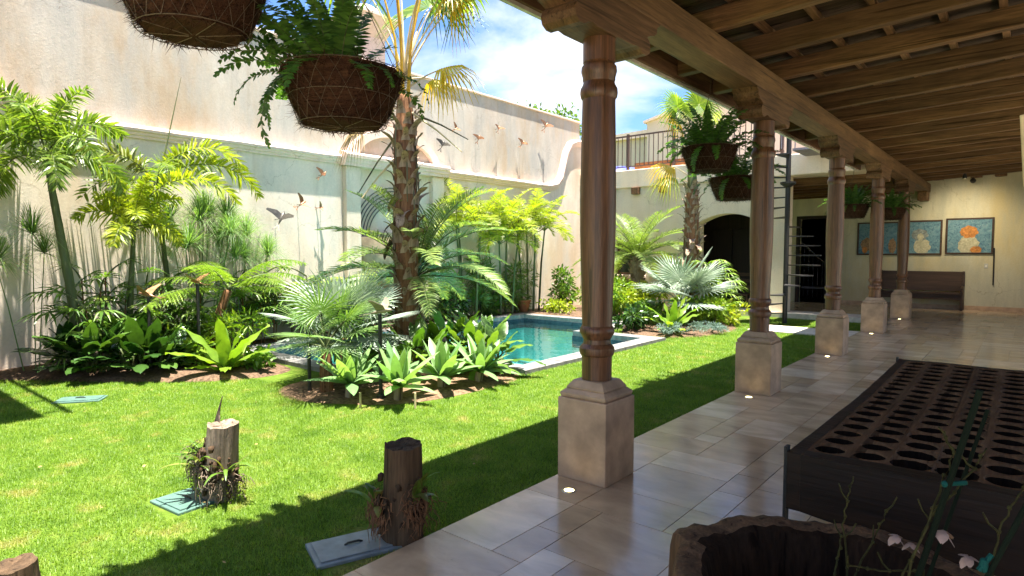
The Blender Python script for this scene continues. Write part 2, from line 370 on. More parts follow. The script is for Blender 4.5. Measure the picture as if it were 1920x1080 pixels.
# planting beds (low earth mounds)
def bed(name_, pts, h, mat, kindlabel):
    c = Vector((sum(p[0] for p in pts) / len(pts), sum(p[1] for p in pts) / len(pts)))
    mb = MB(); n = 40; rings = [1, .93, .75, .5, .2]; hs = [-.04, .35, .7, .9, 1]; vv = []
    P = []
    m = len(pts)
    for j in range(n):   # catmull-rom round the outline
        u = j / n * m; i = int(u); f = u - i
        p0, p1, p2, p3 = [Vector(pts[(i + q) % m]) for q in (-1, 0, 1, 2)]
        P.append(.5 * ((2 * p1) + (p2 - p0) * f + (2 * p0 - 5 * p1 + 4 * p2 - p3) * f * f + (3 * p1 - p0 - 3 * p2 + p3) * f ** 3))
    for r_, hh in zip(rings, hs):
        for p in P:
            q = c + (p - c) * r_; jit = random.uniform(-.012, .012)
            vv.append((q.x, q.y, LZ + .005 + h * hh + (jit if hh > 0 else 0)))
    ff = [(k * n + j, k * n + (j + 1) % n, (k + 1) * n + (j + 1) % n, (k + 1) * n + j) for k in range(4) for j in range(n)]
    ff.append(tuple(4 * n + j for j in range(n)))
    mb.add(vv, ff); return strucure(mb.obj(name_, mat, None, True))
bed('planting_bed', [(-10.75, 1.6), (-9.6, 2.05), (-8.6, 2.75), (-7.75, 3.6), (-7.7, 4.4), (-8.4, 4.66), (-10.75, 4.66)], .10, 'soil', '')
bed('planting_bed', [(-7.0, 4.15), (-6.35, 3.6), (-5.6, 3.85), (-5.05, 4.4), (-4.9, 5.6), (-5.15, 6.3), (-6.2, 6.34), (-6.95, 6.2)], .06, 'mulch', '')
bed('planting_bed', [(-10.75, 4.7), (-10.13, 4.8), (-10.12, 9), (-10.13, 12.5), (-10.75, 13)], .06, 'soil', '')
bed('planting_bed', [(-10.7, 12.6), (-8, 12.55), (-6.5, 12.4), (-6.3, 11.0), (-5.6, 10.75), (-4.8, 11.4), (-4.7, 13.2), (-6, 14.6), (-8, 16.1), (-10.7, 16.1)], .10, 'soil', '')

# paved strip at the far end of the lawn and the stone step
MB().box(-4.45, 13.0, -.1, -2.56, 14.1, .0).obj('path', 'pavers')['kind'] = 'structure'
MB().box(-6.2, 16.0, -.1, -2.56, 16.9, .10).obj('path', 'pavers')['kind'] = 'structure'

# ---------------------------------------------------------------- garden wall
gw = thing('garden_wall', 'tall weathered cream plaster garden wall with a moulded ledge, along the pool side of the lawn', 'wall', (-10.75, 7, 0))
path = [(13.9, 3.46), (14.5, 3.47), (14.9, 3.56), (15.15, 3.8), (15.28, 4.15), (15.42, 4.55), (15.62, 4.82), (15.9, 4.93), (16.2, 4.95)]
pathL = [(-3, 4.3), (1.2, 4.3), (1.5, 4.26), (1.75, 4.12), (1.92, 3.9), (2.05, 3.68), (2.3, 3.52), (2.6, 3.46), (3.2, 3.46)]
low = [(-3, -.1)] + pathL + path + [(16.2, -.1)]
b = MB().prism(low, 'x', -11.1, -10.75); b.obj('lower_wall', 'wall_plaster', gw, fixn=True)
b = MB().box(-11.25, -3, -.1, -11.08, 16.2, 5.6); b.box(-11.10, -3, 3.46, -10.82, 16.2, 5.602); b.obj('upper_wall', 'upper_plaster', gw)
def sweep(path, prof):
    mb = MB(); k = len(path); n = len(prof); vv = []
    for i, (y, z) in enumerate(path):
        a = Vector(path[max(i - 1, 0)]); c = Vector(path[min(i + 1, k - 1)]); T = (c - a).normalized(); Nn = Vector((-T.y, T.x))
        for dx, dn in prof: vv.append((-10.75 + dx, y + Nn.x * dn, z + Nn.y * dn))
    ff = [(i * n + j, i * n + (j + 1) % n, (i + 1) * n + (j + 1) % n, (i + 1) * n + j) for i in range(k - 1) for j in range(n)]
    ff += [tuple(range(n - 1, -1, -1)), tuple((k - 1) * n + j for j in range(n))]
    mb.add(vv, ff); return mb
prof = [(-.20, -.07), (.035, -.07), (.042, -.03), (.06, -.02), (.068, .02), (.095, .035), (.10, .075), (.085, .095), (-.06, .15), (-.20, .16)]
def subdiv(p, st=.5):
    o_ = [p[0]]
    for a, c in zip(p, p[1:]):
        n = max(1, int(math.hypot(c[0] - a[0], c[1] - a[1]) / st))
        o_ += [(a[0] + (c[0] - a[0]) * i / n, a[1] + (c[1] - a[1]) * i / n) for i in range(1, n + 1)]
    return o_
w1 = [(y, z + random.uniform(-.008, .008)) for y, z in subdiv(pathL + [(7.42, 3.46)])]
sweep(w1, prof).obj('cornice', 'trim_plaster', gw, fixn=True)
sweep([(y, z + random.uniform(-.006, .006)) for y, z in subdiv([(10.26, 3.46)] + path)], prof).obj('cornice', 'trim_plaster', gw, fixn=True)
sweep([(7.40, 3.47), (10.28, 3.47)], [(dx + .17 if dx > 0 else dx, dn * 1.5) for dx, dn in prof]).obj('cornice', 'trim_plaster', gw, fixn=True)
for y0, y1 in ((7.47, 7.82), (9.84, 10.20)):
    MB().box(-10.76, y0, -.1, -10.62, y1, 3.36).obj('pilaster', 'wall_plaster', gw, bevel=.012)
def arc(cy_, z0, hw, h, n=18): return [(cy_ - hw * math.cos(PI * i / n), z0 + h * math.sin(PI * i / n)) for i in range(n + 1)]
b = MB(); o1 = arc(8.84, 3.6, 1.22, .66); o2 = arc(8.84, 3.6, 1.02, .50)
for i in range(18):
    q = [o1[i], o1[i + 1], o2[i + 1], o2[i]]
    b.prism(q, 'x', -10.83, -10.62)
b.obj('pediment_band', 'trim_plaster', gw, fixn=True)
MB().prism(arc(8.84, 3.6, 1.02, .50), 'x', -10.83, -10.74).obj('pediment_panel', 'upper_plaster', gw, fixn=True)
b = MB().box(-11.3, -3, 5.6, -10.78, 16.25, 5.66); b.obj('coping', 'trim_plaster', gw, bevel=.02)

# flat roof of the wing at the near end (throws the shade at the lawn's corner)
sr = thing('side_roof', 'flat roof edge of the wing at the near end of the lawn', 'roof', (-8.5, 0, 5.2))
MB().box(-10.74, -4, 5.1, -6.75, 1.48, 5.35).obj('slab', 'trim_plaster', sr)
MB().box(-10.7, 1.66, 5.2, -6.75, 1.72, 5.26).obj('gutter_rail', 'grey_iron', sr)
for k in range(6): MB().box(-10.2 + k * .65, 1.482, 5.21, -10.16 + k * .65, 1.658, 5.25).obj('bracket', 'grey_iron', sr)
b = MB().box(-10.7, -4, -.1, -6.9, -.9, 5.098); b.obj('wing_wall', 'facade_plaster', sr)

# chimney and tree seen above the garden wall
ch = thing('chimney', 'pinkish square flared chimney with a white domed cap, above the garden wall', 'chimney', (-13, 9.75, 0))
MB().frustum(-13, 9.75, -.1, .36, 6.95, .36).obj('shaft', 'house_plaster', ch)
b = MB().frustum(-13, 9.75, 6.95, .37, 7.38, .64); b.frustum(-13, 9.75, 7.38, .66, 7.44, .66); b.obj('flared_top', 'house_plaster', ch)
b = MB().lathe([(.42, 7.44), (.41, 7.55), (.34, 7.68), (.2, 7.77), (.02, 7.8)], (-13, 9.75), 20); sym(b.obj('dome', 'cream_paint', ch))

# ---------------------------------------------------------------- far wing with terrace
FY = 16.2
fw = thing('far_wing', 'cream plaster wing with terrace roof, arched opening and small window across the lawn end', 'building', (-7.5, FY, 0))
FB = FY + .45
b = MB()
b.box(-10.74, FY, -.1, -9.5, FB, 3.5); b.box(-9.5, FY, -.1, -8.6, FB, .95); b.box(-9.5, FY, 1.95, -8.6, FB, 3.5)
b.box(-8.6, FY, -.1, -6.95, FB, 3.5); b.box(-5.30, FY, -.1, -4.62, FB, 3.5)
arcp = [(-6.95 + 1.65 * i / 16, 2.40 + .24 * (1 - (i / 8 - 1) ** 2)) for i in range(17)]
b.prism([(-6.95, 3.5)] + arcp + [(-5.3, 3.5)], 'y', FY, FB)
b.obj('front_wall', 'facade_plaster', fw, fixn=True)
MB().box(-10.74, FY - .07, 3.5, -2.6, 22.3, 4.02).obj('parapet', 'facade_plaster', fw, bevel=.02)
for k in range(9):
    x = -9.66 + k * .86
    if x < -4.6: MB().box(x - .11, FY - .16, 3.30, x + .11, FY + .02, 3.492).obj('viga', 'beam_wood', fw, bevel=.01)
for k in range(6): MB().box(-6.2, 16.9 + k * .8, 3.3, -2.6, 17.02 + k * .8, 3.496).obj('soffit_beam', 'rafter_wood', fw)
MB().box(-5.29, FB, -.1, -5.12, 18.2, 3.5).obj('side_wall', 'door_shade_wood', fw)
wf = MB()
for q in ((-9.5, .95, -9.43, 1.95), (-8.67, .95, -8.6, 1.95), (-9.43, .95, -8.67, 1.02), (-9.43, 1.88, -8.67, 1.95), (-9.07, 1.02, -9.03, 1.88)):
    wf.box(q[0], FY + .12, q[1], q[2], FY + .18, q[3])
wfo = wf.obj('window', 'column_wood', fw)
MB().box(-9.43, FY + .14, 1.02, -8.67, FY + .15, 1.88).obj('pane', 'window_glass', wfo)
MB().box(-9.62, FY - .06, .85, -8.48, FY + .1, .945).obj('sill', 'trim_plaster', wfo, bevel=.01)
# room behind the arch, its shade put into the near-black walls
MB().box(-8.2, 18.2, -.1, -5.12, 18.4, 3.4).obj('back_wall', 'door_shade_wood', fw)
MB().box(-8.3, FB, -.1, -8.1, 18.2, 3.4).obj('partition', 'door_shade_wood', fw)
for x in (-7.3, -6.6): MB().box(x, 18.12, 0, x + .6, 18.198, 2.3).obj('door_leaf', 'door_shade_wood', fw, bevel=.01)
def chair(x, y, label):
    c = thing('chair', label, 'chair', (x, y, 0), 'chairs inside the arched room')
    MB().box(x - .23, y - .23, .43, x + .23, y + .23, .48).obj('seat', 'bench_wood', c, bevel=.01)
    for sx in (-1, 1):
        for sy in (-1, 1): MB().box(x + sx * .19 - .02, y + sy * .19 - .02, -.05, x + sx * .19 + .02, y + sy * .19 + .02, .43).obj('leg', 'bench_wood', c)
    b = MB()
    for sx in (-1, 1): b.box(x + sx * .2 - .02, y + .19, .48, x + sx * .2 + .02, y + .23, 1.05)
    for z in (.6, .78, .95): b.box(x - .18, y + .2, z, x + .18, y + .22, z + .09)
    b.obj('backrest', 'bench_wood', c)
chair(-6.55 - .3, 17.45, 'dark wooden chair in the shade behind the arch, nearer the middle of the opening')
chair(-6.0, 17.1, 'dark wooden chair in the shade at the post side of the arched opening')
# terrace railing
rl = thing('terrace_railing', 'brown iron railing with thin bars along the terrace edge', 'railing', (-7.5, FY + .1, 4.02))
RY = FY + .08
b = MB(); b.box(-10.7, RY - .02, 5.0, -4.75, RY + .02, 5.045); b.obj('top_rail', 'rail_iron', rl)
b = MB(); b.box(-10.7, RY - .015, 4.12, -4.75, RY + .015, 4.15); b.obj('bottom_rail', 'rail_iron', rl)
for k in range(4): MB().box(-9.15 + k * 1.45 - .035, RY - .035, 4.02, -9.15 + k * 1.45 + .035, RY + .035, 5.08).obj('post', 'rail_iron', rl)
for k in range(41):
    x = -10.65 + k * .145
    MB().box(x - .009, RY - .009, 4.15, x + .009, RY + .009, 5.0).obj('baluster', 'rail_iron', rl)
MB().box(-9.0, FY + .2, 4.02, -6.6, FY + .5, 4.24).obj('x', 'clay')
o = bpy.data.objects['x']; o.name = 'brick_kerb'; tag(o, 'low orange clay kerb on the terrace behind the railing', 'kerb')
b = MB().lathe([(.55, 4.02), (.5, 4.12), (.34, 4.22), (.12, 4.27), (.01, 4.28)], (-9.75, FY + .75), 14, wob=lambda q, z: 1 + .18 * math.sin(3 * q) + .1 * math.sin(7 * q))
tag(sym(b.obj('tarp', 'blue_tarp')), 'blue tarpaulin heaped on the terrace beside a railing post', 'tarpaulin')
# houses behind the terrace
hs = thing('terrace_house', 'pale pink plastered house with a sloping gable behind the terrace railing', 'house', (-10, 24, 0))
MB().prism([(-12.6, -.1), (-12.6, 7.1), (-10.2, 7.62), (-7.4, 7.0), (-4, 6.2), (-4, -.1)], 'y', 24, 27).obj('gable_wall', 'house_plaster', hs, fixn=True)
MB().prism([(-12.7, 7.08), (-10.2, 7.64), (-3.9, 6.19), (-3.9, 6.27), (-10.2, 7.74), (-12.7, 7.18)], 'y', 23.85, 27.1).obj('roof', 'trim_plaster', hs, fixn=True)
h2 = thing('neighbour_house', 'low pinkish house wall with a clay roof edge, behind the railing by the big post', 'house', (-15, 25.5, 0))
MB().box(-19, 25, -.1, -12.7, 27, 6.7).obj('wall', 'house_plaster', h2)
MB().prism([(-19.2, 6.7), (-19.2, 6.85), (-12.62, 7.02), (-12.62, 6.7)], 'y', 24.8, 27.1).obj('roof', 'trim_plaster', h2, fixn=True)

# ---------------------------------------------------------------- corridor: far wall, side walls, floor
EY = 21.4
ew = thing('corridor_wall', 'greenish cream plaster end wall of the corridor, hung with paintings above a bench', 'wall', (-2, EY, 0))
b = MB(); b.box(-6.5, EY, -.1, -5.73, EY + .3, 4.1); b.box(-4.9, EY, -.1, 3.4, EY + .3, 4.1); b.box(-5.73, EY, 2.7, -4.9, EY + .3, 4.1); b.obj('end_wall', 'far_plaster', ew)
MB().box(-4.88, EY - .02, 0, 3.2, EY + .01, .12).obj('skirting', 'stone_plinth', ew)
b = MB(); b.box(-5.8, EY - .02, -.05, -5.70, EY + .1, 2.78); b.box(-4.93, EY - .02, -.05, -4.83, EY + .1, 2.78); b.box(-5.70, EY - .02, 2.68, -4.93, EY + .1, 2.78); b.obj('door_frame', 'door_shade_wood', ew)
b = MB(); b.box(-6.4, 24, -.1, -4.2, 24.1, 3.4); b.box(-6.4, EY + .31, -.1, -6.3, 24, 3.4); b.box(-4.4, EY + .31, -.1, -4.3, 24, 3.4); b.box(-6.4, EY + .31, 3.4, -4.2, 24.1, 3.5); b.box(-6.3, EY + .31, -.12, -4.4, 24, -.02); b.obj('dark_room', 'door_shade_wood', ew)
b = MB(); b.box(3.2, 17, -.1, 3.4, EY, 4.3); b.box(3.2, -.5, -.1, 3.4, 5.5, 4.3); b.obj('side_wall', 'far_plaster', ew)  # unseen wall, gap left in it to let bounced light in
strucure(MB().box(3.21, -4, -.12, 9, 22, -.01).obj('added_pavement', 'pavers'))  # unseen paving, added to bounce sunlight in through the open side
for x, d in ((-2.02, .34), (-1.15, .2), (-.62, .2), (.3, .2)): MB().box(x - .13, EY - d, 3.66, x + .13, EY + .01, 3.84).obj('corbel', 'beam_wood', ew, bevel=.02)
st = thing('stair_rail', 'black iron stair railing inside the dark doorway', 'railing', (-5.3, EY + .6, 0))
b = MB(); b.tube([(-5.8, EY + .6, 1.95), (-4.75, EY + .6, .95)], .025); b.obj('handrail', 'grey_iron', st)
for k in range(7):
    x = -5.7 + k * .14; b = MB(); b.tube([(x, EY + .6, .1), (x, EY + .6, 1.95 - (x + 5.8) * .952)], .010, 5); b.obj('baluster', 'grey_iron', st)
MB().box(-5.72, EY + .45, .42, -5.0, EY + .75, .47).obj('tread', 'grey_iron', st)

# corridor floor
cf = tag(MB().box(-2.55, -4, -.12, 3.2, EY, -.006).obj('corridor_floor', 'grout'), kind='structure')
MB().box(-6.24, 16.9, -.12, -2.552, EY, -.002).obj('passage_floor', 'travertine')['kind'] = 'structure'
CW, CHN = 29, 112; g = .2; X0, Y0 = -2.55, -1.0
occ = [[False] * CHN for _ in range(CW)]; tiles = []
rt = random.Random(11)
for j in range(CHN):
    for i in range(CW):
        if occ[i][j]: continue
        for a, c in sorted(((3, 2), (2, 3), (2, 2), (3, 2), (2, 3), (3, 3), (2, 4), (1, 2), (2, 1), (1, 1)), key=lambda q: -(q[0] * q[1]) ** .5 * rt.uniform(.35, 1)):
            if i + a <= CW and j + c <= CHN and not any(occ[i + x][j + y] for x in range(a) for y in range(c)):
                for x in range(a):
                    for y in range(c): occ[i + x][j + y] = True
                tiles.append((X0 + i * g, Y0 + j * g, X0 + (i + a) * g, Y0 + (j + c) * g)); break
def tkey(t_):
    cx, cyy = (t_[0] + t_[2]) / 2, (t_[1] + t_[3]) / 2
    d = -.6418 * cx + .767 * cyy; r_ = .767 * cx + .6418 * cyy
    if d < .8 or abs(r_) > .87 * d or cyy > EY: return -1
    return (t_[2] - t_[0]) * (t_[3] - t_[1]) / d ** 3
tiles.sort(key=tkey, reverse=True)
rest = MB()
for k, (x0, y0, x1, y1) in enumerate(tiles):
    y1 = min(y1, EY - .022)
    if y0 >= y1: continue
    e = .0024; zz = rt.uniform(-.0007, .0007)
    mb = MB() if k < 298 else rest
    mb.box(x0 + e, y0 + e, -.02, x1 - e, y1 - e, zz)
    if k < 298: mb.obj('floor_tile', 'travertine', cf)
rest.obj('floor_tiling', 'travertine', cf)['kind'] = 'stuff'

# ---------------------------------------------------------------- columns, beam, roof
CXX, CY0, SP = -2.338, 3.741, 3.495
def column_proto():
    c = thing('column', 'x', 'column', (CXX, CY0, 0), 'turned wooden columns on stone plinths along the corridor')
    b = MB().frustum(CXX, CY0, 0, .199, .577, .199); b.obj('plinth', 'stone_plinth', c, bevel=.008)
    b = MB(); b.frustum(CXX, CY0, .578, .180, .592, .188); b.frustum(CXX, CY0, .592, .188, .612, .188); b.frustum(CXX, CY0, .612, .186, .636, .158); b.frustum(CXX, CY0, .636, .154, .650, .156); b.frustum(CXX, CY0, .650, .154, .698, .120)
    b.obj('plinth_moulding', 'stone_plinth', c, bevel=.004)
    pr = [(.106, .699), (.107, .85), (.110, .868), (.121, .88), (.126, .905), (.124, .925), (.112, .942), (.098, .955), (.096, .985), (.106, 1.0), (.110, 1.012), (.121, 1.026), (.125, 1.045), (.121, 1.065), (.108, 1.082), (.107, 1.1), (.109, 1.25), (.118, 1.5), (.125, 1.75), (.126, 1.95), (.122, 2.3), (.115, 2.64), (.115, 2.665), (.126, 2.682), (.131, 2.71), (.128, 2.74), (.114, 2.765), (.108, 2.785), (.113, 2.80), (.113, 2.82), (.118, 2.835), (.124, 2.86), (.121, 2.89), (.109, 2.905), (.106, 2.915), (.112, 2.92), (.112, 3.1)]
    sym(MB().lathe(pr, (CXX, CY0), 32).obj('shaft', 'column_wood', c), 28)
    half = [(0, 3.075), (.24, 3.075), (.30, 3.085), (.345, 3.075), (.39, 3.05), (.44, 3.05), (.485, 3.075), (.50, 3.12), (.485, 3.16), (.45, 3.185), (.50, 3.205), (.56, 3.22), (.60, 3.25), (.605, 3.29), (.64, 3.31), (.66, 3.328)]
    prof_ = [(CY0 - y, z) for y, z in half[::-1]] + [(CY0 + y, z) for y, z in half[1:]]
    MB().prism(prof_, 'x', CXX - .135, CXX + .135).obj('capital', 'capital_wood', c, bevel=.006, fixn=True)
    return c
cp = column_proto()
CL = ['dark turned wooden column on a stone plinth standing closest to the pool', 'wooden column on a stone plinth with two hanging baskets beside its shaft', 'tan wooden column on a stone plinth standing beside the spiral stair', 'tan wooden column on a pale plinth, second from the end of the corridor', 'wooden column on a pale plinth in front of the bench at the end wall']
for k in range(5):
    c = cp if k == 0 else copy_tree(cp)
    c.location = (CXX, CY0 + SP * k, 0); c['label'] = CL[k]
    for ch_ in c.children:
        if ch_.name.startswith('shaft'): ch_.rotation_euler.z = k * 1.3
FL = ['at the foot of the column closest to the pool', 'at the foot of the column with hanging baskets beside it', 'at the foot of the column by the spiral stair', 'at the foot of the second last column', 'at the foot of the column in front of the bench']
lp = thing('floor_light', 'x', 'floor light', (-2.31, 3.36, 0), 'small round lights set in the floor before the plinths')
sym(MB().lathe([(.033, .001), (.034, .005), (.048, .005), (.052, .001)], (-2.31, 3.36), 20, cap=False).obj('rim', 'steel', lp))
MB().lathe([(.034, .0012), (.03, .004), (.001, .0045)], (-2.31, 3.36), 16).obj('lens', 'lamp_glow', lp)
for k in range(5):
    c = lp if k == 0 else copy_tree(lp)
    c.location = (-2.31, 3.36 + SP * k, 0); c['label'] = 'lit round floor light ' + FL[k]

RY0 = -.2  # unseen near end of the roof, drawn back to let light in
strucure(MB().box(-2.55, -14, -.12, 9, -4.01, -.008).obj('added_pavement', 'pavers'))  # unseen paving behind the camera, added to bounce sunlight under the roof
rf = thing('corridor_roof', 'dark timber lean-to roof with rafters over the tiled corridor', 'roof', (0, 9, 3.3))
MB().box(-2.47, RY0, 3.33, -2.2, EY - .36, 3.568).obj('main_beam', 'beam_wood', rf, bevel=.01)
MB().box(-2.45, EY - .62, 3.08, -2.22, EY - .005, 3.328).obj('beam_corbel', 'beam_wood', rf, bevel=.02)
MB().box(-2.47, EY - .36, 3.33, -2.2, EY - .003, 3.568).obj('beam_end', 'beam_wood', rf, bevel=.01)
SL = .05
def slz(x): return 3.572 + SL * (x + 2.2)
for k in range(25):
    y = 6.44 + (k - 10) * 1.0 + random.uniform(-.03, .03); wd = .06 + random.uniform(-.006, .006)
    if y > EY - .1 or y < RY0 + .1: continue
    b = MB(); xs = (-3.0, 3.2); hh = .19
    b.add([(x, y + s_ * wd, slz(x) + h_) for x in xs for s_ in (-1, 1) for h_ in (0, hh)], [(0, 1, 3, 2), (4, 6, 7, 5), (0, 4, 5, 1), (2, 3, 7, 6), (0, 2, 6, 4), (1, 5, 7, 3)])
    b.obj('rafter', 'rafter_wood', rf, bevel=.008)
for k in range(14):
    x = -2.95 + k * .45
    MB().box(x - .03, RY0, slz(x) + .192, x + .03, EY - .01, slz(x) + .245).obj('batten', 'beam_wood', rf)
y = RY0
while y < EY - .15:
    wd = random.uniform(.15, .2); j = random.uniform(0, .012); b = MB(); xs = (-3.02, 3.2)
    b.add([(x, y + s_, slz(x) + .247 + j + h_) for x in xs for s_ in (0, wd) for h_ in (0, .02)], [(0, 1, 3, 2), (4, 6, 7, 5), (0, 4, 5, 1), (2, 3, 7, 6), (0, 2, 6, 4), (1, 5, 7, 3)])
    b.obj('roof_plank', 'plank_wood', rf); y += wd + random.uniform(.002, .006)
b = MB(); xs = (-3.06, 3.4)
b.add([(x, yy, slz(x) + .285 + h_) for x in xs for yy in (RY0 - .1, EY + .3) for h_ in (0, .05)], [(0, 1, 3, 2), (4, 6, 7, 5), (0, 4, 5, 1), (2, 3, 7, 6), (0, 2, 6, 4), (1, 5, 7, 3)])
b.obj('roof_deck', 'clay', rf)
MB().box(-3.035, RY0, 3.50, -3.005, EY - 5.3, 3.80).obj('fascia', 'beam_wood', rf)
MB().box(-3.075, RY0, 3.47, -3.037, EY - 5.3, 3.51).obj('drip_edge', 'drip_edge', rf)

# ---------------------------------------------------------------- spiral stair
sp = thing('spiral_stair', 'dark iron spiral stair with thin treads rising to the terrace', 'staircase', (-4.22, 14.8, 0))
SX, SY = -4.22, 14.8
MB().lathe([(.055, -.05), (.055, 4.9)], (SX, SY), 12).obj('pole', 'black_iron', sp)
MB().lathe([(.06, 3.08), (.17, 3.16), (.17, 3.20), (.06, 3.21)], (SX, SY), 12).obj('collar', 'black_iron', sp)
NT = 17; RA = .72
for k in range(NT):
    a0 = R(205 + k * 26); a1 = a0 + R(27); z = .22 * (k + 1)
    poly = [(SX + .05 * math.cos(a0), SY + .05 * math.sin(a0))] + [(SX + RA * math.cos(a0 + (a1 - a0) * i / 4), SY + RA * math.sin(a0 + (a1 - a0) * i / 4)) for i in range(5)] + [(SX + .05 * math.cos(a1), SY + .05 * math.sin(a1))]
    MB().prism(poly, 'z', z - .012, z + .012).obj('tread', 'black_iron', sp, fixn=True)
hp = []
for k in range(23, NT * 2 + 1):
    a = R(205 + k * 13); hp.append((SX + RA * math.cos(a), SY + RA * math.sin(a), .22 + k * .11 + .92))
MB().tube(hp, .018, 6).obj('handrail', 'grey_iron', sp)
MB().tube([(x, y, z - .45) for x, y, z in hp], .012, 6).obj('mid_rail', 'grey_iron', sp)
for k in range(0, len(hp), 2):
    x, y, z = hp[k]; MB().tube([(x, y, z - .92), (x, y, z)], .009, 5).obj('baluster', 'grey_iron', sp)
ld = thing('stair_landing', 'iron landing with railing between the spiral stair and the terrace', 'landing', (-3.7, 15.6, 3.9))
MB().box(-4.2, 15.0, 3.93, -3.3, 16.1, 3.98).obj('deck', 'grey_iron', ld)
b = MB()
for z in (4.25, 4.55, 4.9): b.tube([(-4.15, 15.02, z), (-3.35, 15.02, z), (-3.35, 16.1, z)], .016, 6)
for x in (-4.15, -3.75, -3.35): b.tube([(x, 15.02, 3.98), (x, 15.02, 4.9)], .014, 6)
b.obj('rail', 'grey_iron', ld)

# ---------------------------------------------------------------- end wall things: paintings, bench, rod, switch, pendant
def painting(x0, x1, z0, z1, label, fig):
    c = thing('painting', label, 'painting', ((x0 + x1) / 2, EY, z0), 'framed blue paintings on the corridor end wall')
    fr_ = MB(); f = .045
    for q in ((x0, z0, x1, z0 + f), (x0, z1 - f, x1, z1), (x0, z0 + f, x0 + f, z1 - f), (x1 - f, z0 + f, x1, z1 - f)): fr_.box(q[0], EY - .045, q[1], q[2], EY - .002, q[3])
    fr_.obj('frame', 'bench_wood', c, bevel=.004)
    MB().box(x0 + f, EY - .025, z0 + f, x1 - f, EY - .003, z1 - f).obj('canvas', 'painting_blue', c)
    for nm, mat, cx, cz, rx, rz, dy in fig:
        n = 22; ph = random.uniform(0, 6)
        poly = [(cx + rx * math.cos(2 * PI * i / n) * (1 + .10 * math.sin(3 * i + ph)), min(max(cz + rz * math.sin(2 * PI * i / n) * (1 + .10 * math.cos(2 * i + ph)), z0 + f + .004), z1 - f - .004)) for i in range(n)]
        MB().prism(poly, 'y', EY - .026 - dy, EY - .024).obj(nm, mat, c, fixn=True)
painting(-4.03, -2.93, 1.53, 2.52, 'blue painting with small brown marks, behind the two farther columns', [('paint_patch', 'paint_brown', -3.75, 1.85, .18, .2, .002), ('paint_patch', 'paint_brown', -3.1, 1.8, .1, .22, .002), ('paint_patch', 'paint_orange', -3.82, 1.68, .07, .1, .005)])
painting(-2.82, -1.88, 1.54, 2.54, 'blue painting with a pale grey curly figure, between the other two paintings', [('paint_patch', 'paint_cream', -2.36, 1.78, .2, .24, .002), ('paint_patch', 'paint_grey', -2.42, 2.12, .2, .17, .004), ('paint_patch', 'paint_cream', -2.4, 2.06, .08, .1, .006)])
painting(-1.80, -.72, 1.56, 2.57, 'blue painting with an orange round head over a cream body, nearest the light switch', [('paint_patch', 'paint_cream', -1.27, 1.8, .24, .28, .002), ('paint_patch', 'paint_orange', -1.1, 1.68, .13, .10, .004), ('paint_patch', 'paint_orange', -1.27, 2.18, .2, .17, .006)])
bn = thing('bench', 'dark wooden pew bench with a tall plank back against the end wall', 'bench', (-2.3, 21, 0))
BY = EY - .1
MB().box(-3.30, BY - .50, .44, -1.37, BY - .06, .485).obj('seat', 'bench_wood', bn, bevel=.006)
b = MB(); b.add([(-3.3, BY - .10, .52), (-1.37, BY - .10, .52), (-1.37, BY - .06, .52), (-3.3, BY - .06, .52), (-3.3, BY - .03, 1.07), (-1.37, BY - .03, 1.07), (-1.37, BY + .01, 1.07), (-3.3, BY + .01, 1.07)], [(3, 2, 1, 0), (4, 5, 6, 7), (0, 1, 5, 4), (1, 2, 6, 5), (2, 3, 7, 6), (3, 0, 4, 7)])
b.obj('backrest', 'bench_wood', bn, bevel=.006)
for x in (-3.36, -1.37):
    MB().prism([(BY - .52, 0), (BY - .52, .62), (BY - .42, .66), (BY - .16, .68), (BY - .08, 1.08), (BY + .02, 1.08), (BY + .02, 0), (BY - .1, 0), (BY - .14, .22), (BY - .38, .22), (BY - .42, 0)], 'x', x, x + .06).obj('end_panel', 'bench_wood', bn, bevel=.006, fixn=True)
MB().box(-3.3, BY - .46, .30, -1.37, BY - .43, .438).obj('apron', 'bench_wood', bn)
o = MB().tube([(-.69, EY - .03, .71), (-.70, EY - .03, 1.73)], .016, 8).obj('wall_rod', 'black_iron'); tag(o, 'thin dark vertical rod on the end wall beside the orange painting', 'rod')
sw = thing('light_switch', 'grey light switch plate on the end wall under the orange painting', 'switch', (-.86, EY, 1.2))
MB().box(-.90, EY - .01, 1.17, -.82, EY - .001, 1.30).obj('plate', 'switch_grey', sw, bevel=.003); MB().box(-.875, EY - .016, 1.215, -.845, EY - .010, 1.255).obj('rocker', 'cream_paint', sw)
sl = thing('picture_spotlight', 'small warm spotlight on a rafter washing the end wall paintings', 'spotlight', (-1.3, 19.6, 3.6))
sym(MB().lathe([(.03, 3.62), (.045, 3.58), (.05, 3.5), (.046, 3.5)], (-1.3, 19.6), 14, cap=False).obj('housing', 'black_iron', sl)); MB().lathe([(.04, 3.515), (.001, 3.514)], (-1.3, 19.6), 12).obj('bulb', 'lamp_glow', sl)
ld_ = bpy.data.lights.new('spot_light', 'SPOT'); ld_.energy = 26; ld_.color = (1, .87, .62); ld_.spot_size = R(100); ld_.spot_blend = 1; ld_.shadow_soft_size = .05
lo_ = bpy.data.objects.new('spot_light', ld_); COL.objects.link(lo_); lo_.parent = sl; lo_.location = (0, .03, -.12); lo_.rotation_euler = Vector((0, -1.8, 1.6)).to_track_quat('Z', 'Y').to_euler()
pn = thing('pendant_lamp', 'small dark round pendant lamp hanging before the end wall', 'lamp', (-1.2, 20.9, 3.5))
